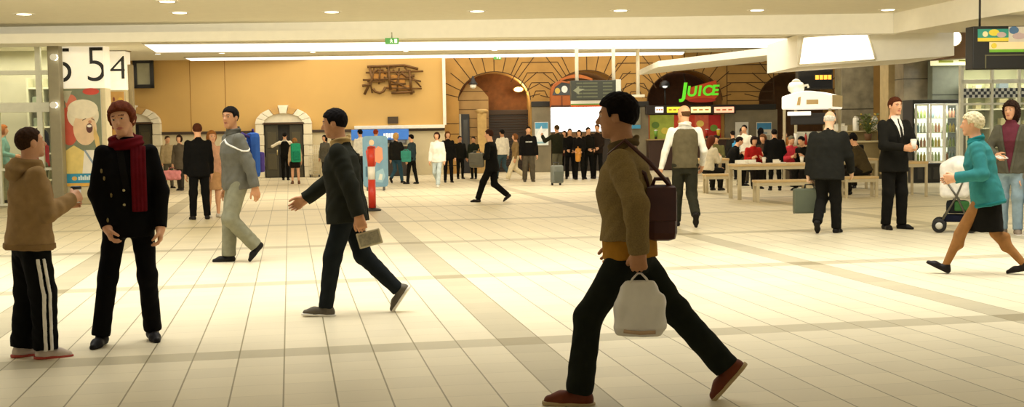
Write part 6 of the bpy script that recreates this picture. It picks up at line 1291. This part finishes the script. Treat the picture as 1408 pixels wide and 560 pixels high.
person('person in a charcoal coat waiting at the juice bar beyond the seated diners', (1008, 247), 180, face=335, skin_='fair', hair=('short', '1A120D'), pose=ST, up=dict(col='26241F', name='coat', hem=-.12, loose=.01), low=dict(col='1A1814'))
person('dark-haired person in black standing between the grey pier posters', (1046, 246), 176, face=20, female=True, skin_='fair', hair=('long', '120D0A'), pose=ST, up=dict(col='1A1916', name='jacket', hem=-.06, loose=.008), low=dict(col='15140F'))
person('person in a cream jumper near the front post of the coffee kiosk', (1078, 247), 181, face=60, skin_='fair', hair=('short', '3A2416'), pose=ST, up=dict(col='CFC2A0', name='jumper', hem=-.04, loose=.012), low=dict(col='2A2620'))
WORLD, L_SKY, L_HALL, L_FAR, L_WASH, L_FASC, EXPO = .42, 1120, 20, 24, 22, 800, 0.19
# ------------------------------------------------------------------ camera
cd = bpy.data.cameras.new('camera'); cam = finish(bpy.data.objects.new('camera', cd)); cd.sensor_width = 36.0; cd.sensor_fit = 'HORIZONTAL'; cd.lens = FPX*36/1408; cd.clip_end = 300
cam.matrix_world = Matrix(((_r.x, _u.x, -_f.x, 0), (_r.y, _u.y, -_f.y, 0), (_r.z, _u.z, -_f.z, EYE), (0, 0, 0, 1)))
bpy.context.scene.camera = cam
# ------------------------------------------------------------------ daylight, lamps and added bulkhead fill
w = bpy.data.worlds.new('daylight'); bpy.context.scene.world = w; w.use_nodes = True; bg = w.node_tree.nodes['Background']; bg.inputs[0].default_value = (1, .95, .84, 1); bg.inputs[1].default_value = WORLD
def area(name, loc, sx, sy, power, col=(1, .92, .74), rot_=(0, 0, 0)):
    l = bpy.data.lights.new(name, 'AREA'); l.shape = 'RECTANGLE'; l.size = sx; l.size_y = sy; l.energy = power; l.color = col
    o = finish(bpy.data.objects.new(name, l)); o.location = loc; o.rotation_euler = rot_; return o
CAMZ = -YAW
m_ = EYEP+FWD*12.4+_r0*2; area('skylight', (m_.x, m_.y, 5.4), 30, 6.0, L_SKY, (1, .975, .91), (0, 0, CAMZ)).data.spread = R(92)
for i, b in enumerate((-8, 1, 10)):
    m_ = EYEP+FWD*15.6+_r0*b; area('bulkhead_fill', (m_.x, m_.y, 3.75), 7, .5, L_FASC/3, (1, .93, .76), (R(93), 0, CAMZ))  # unseen fill added to brighten the bulkhead and the front ceiling
for i, b in enumerate((-9, -1, 7, 13)):
    m_ = EYEP+FWD*21.5+_r0*b; area('hall_lamp', (m_.x, m_.y, zt-.08), 5, 4, L_HALL/4, (1, .92, .74), (0, 0, CAMZ))
for i, b in enumerate((-11, -4, 3, 10)):
    m_ = EYEP+FWD*37+_r0*b; z_ = soff(704, 66).z-.3; area('far_lamp', (m_.x, m_.y, z_), 5, 3, L_FAR/4, (1, .90, .70), (0, 0, CAMZ))
for i, b in enumerate((-9.5, -4.5, 1)):
    m_ = wpos(b, 1.6, 3.75); area('wall_washer', m_, 4, .5, L_WASH/3, (1, .9, .68), (R(35), 0, BR))
m_ = wpos(onwall(30, 200, OP-1.2)[0], OP-1.2, 3.6); area('shop_lamp', m_, 4, 2, 110, (1, .96, .84), (0, 0, BR))
m_ = wpos(onwall(1385, 200, OR_-1.0)[0], OR_-1.0, 3.2); area('shop_lamp', m_, 2.4, 1.6, 90, (1, .97, .84), (0, 0, BR))
sc = bpy.context.scene
sc.view_settings.view_transform = 'Standard'; sc.view_settings.look = 'None'; sc.view_settings.exposure = EXPO; sc.view_settings.gamma = 1.0; sc.view_settings.use_curve_mapping = False
try:
    sc.cycles.use_denoising = True; sc.cycles.max_bounces = 7; sc.cycles.diffuse_bounces = 4; sc.cycles.glossy_bounces = 3; sc.cycles.transparent_max_bounces = 8; sc.cycles.sample_clamp_indirect = 8
except Exception: pass
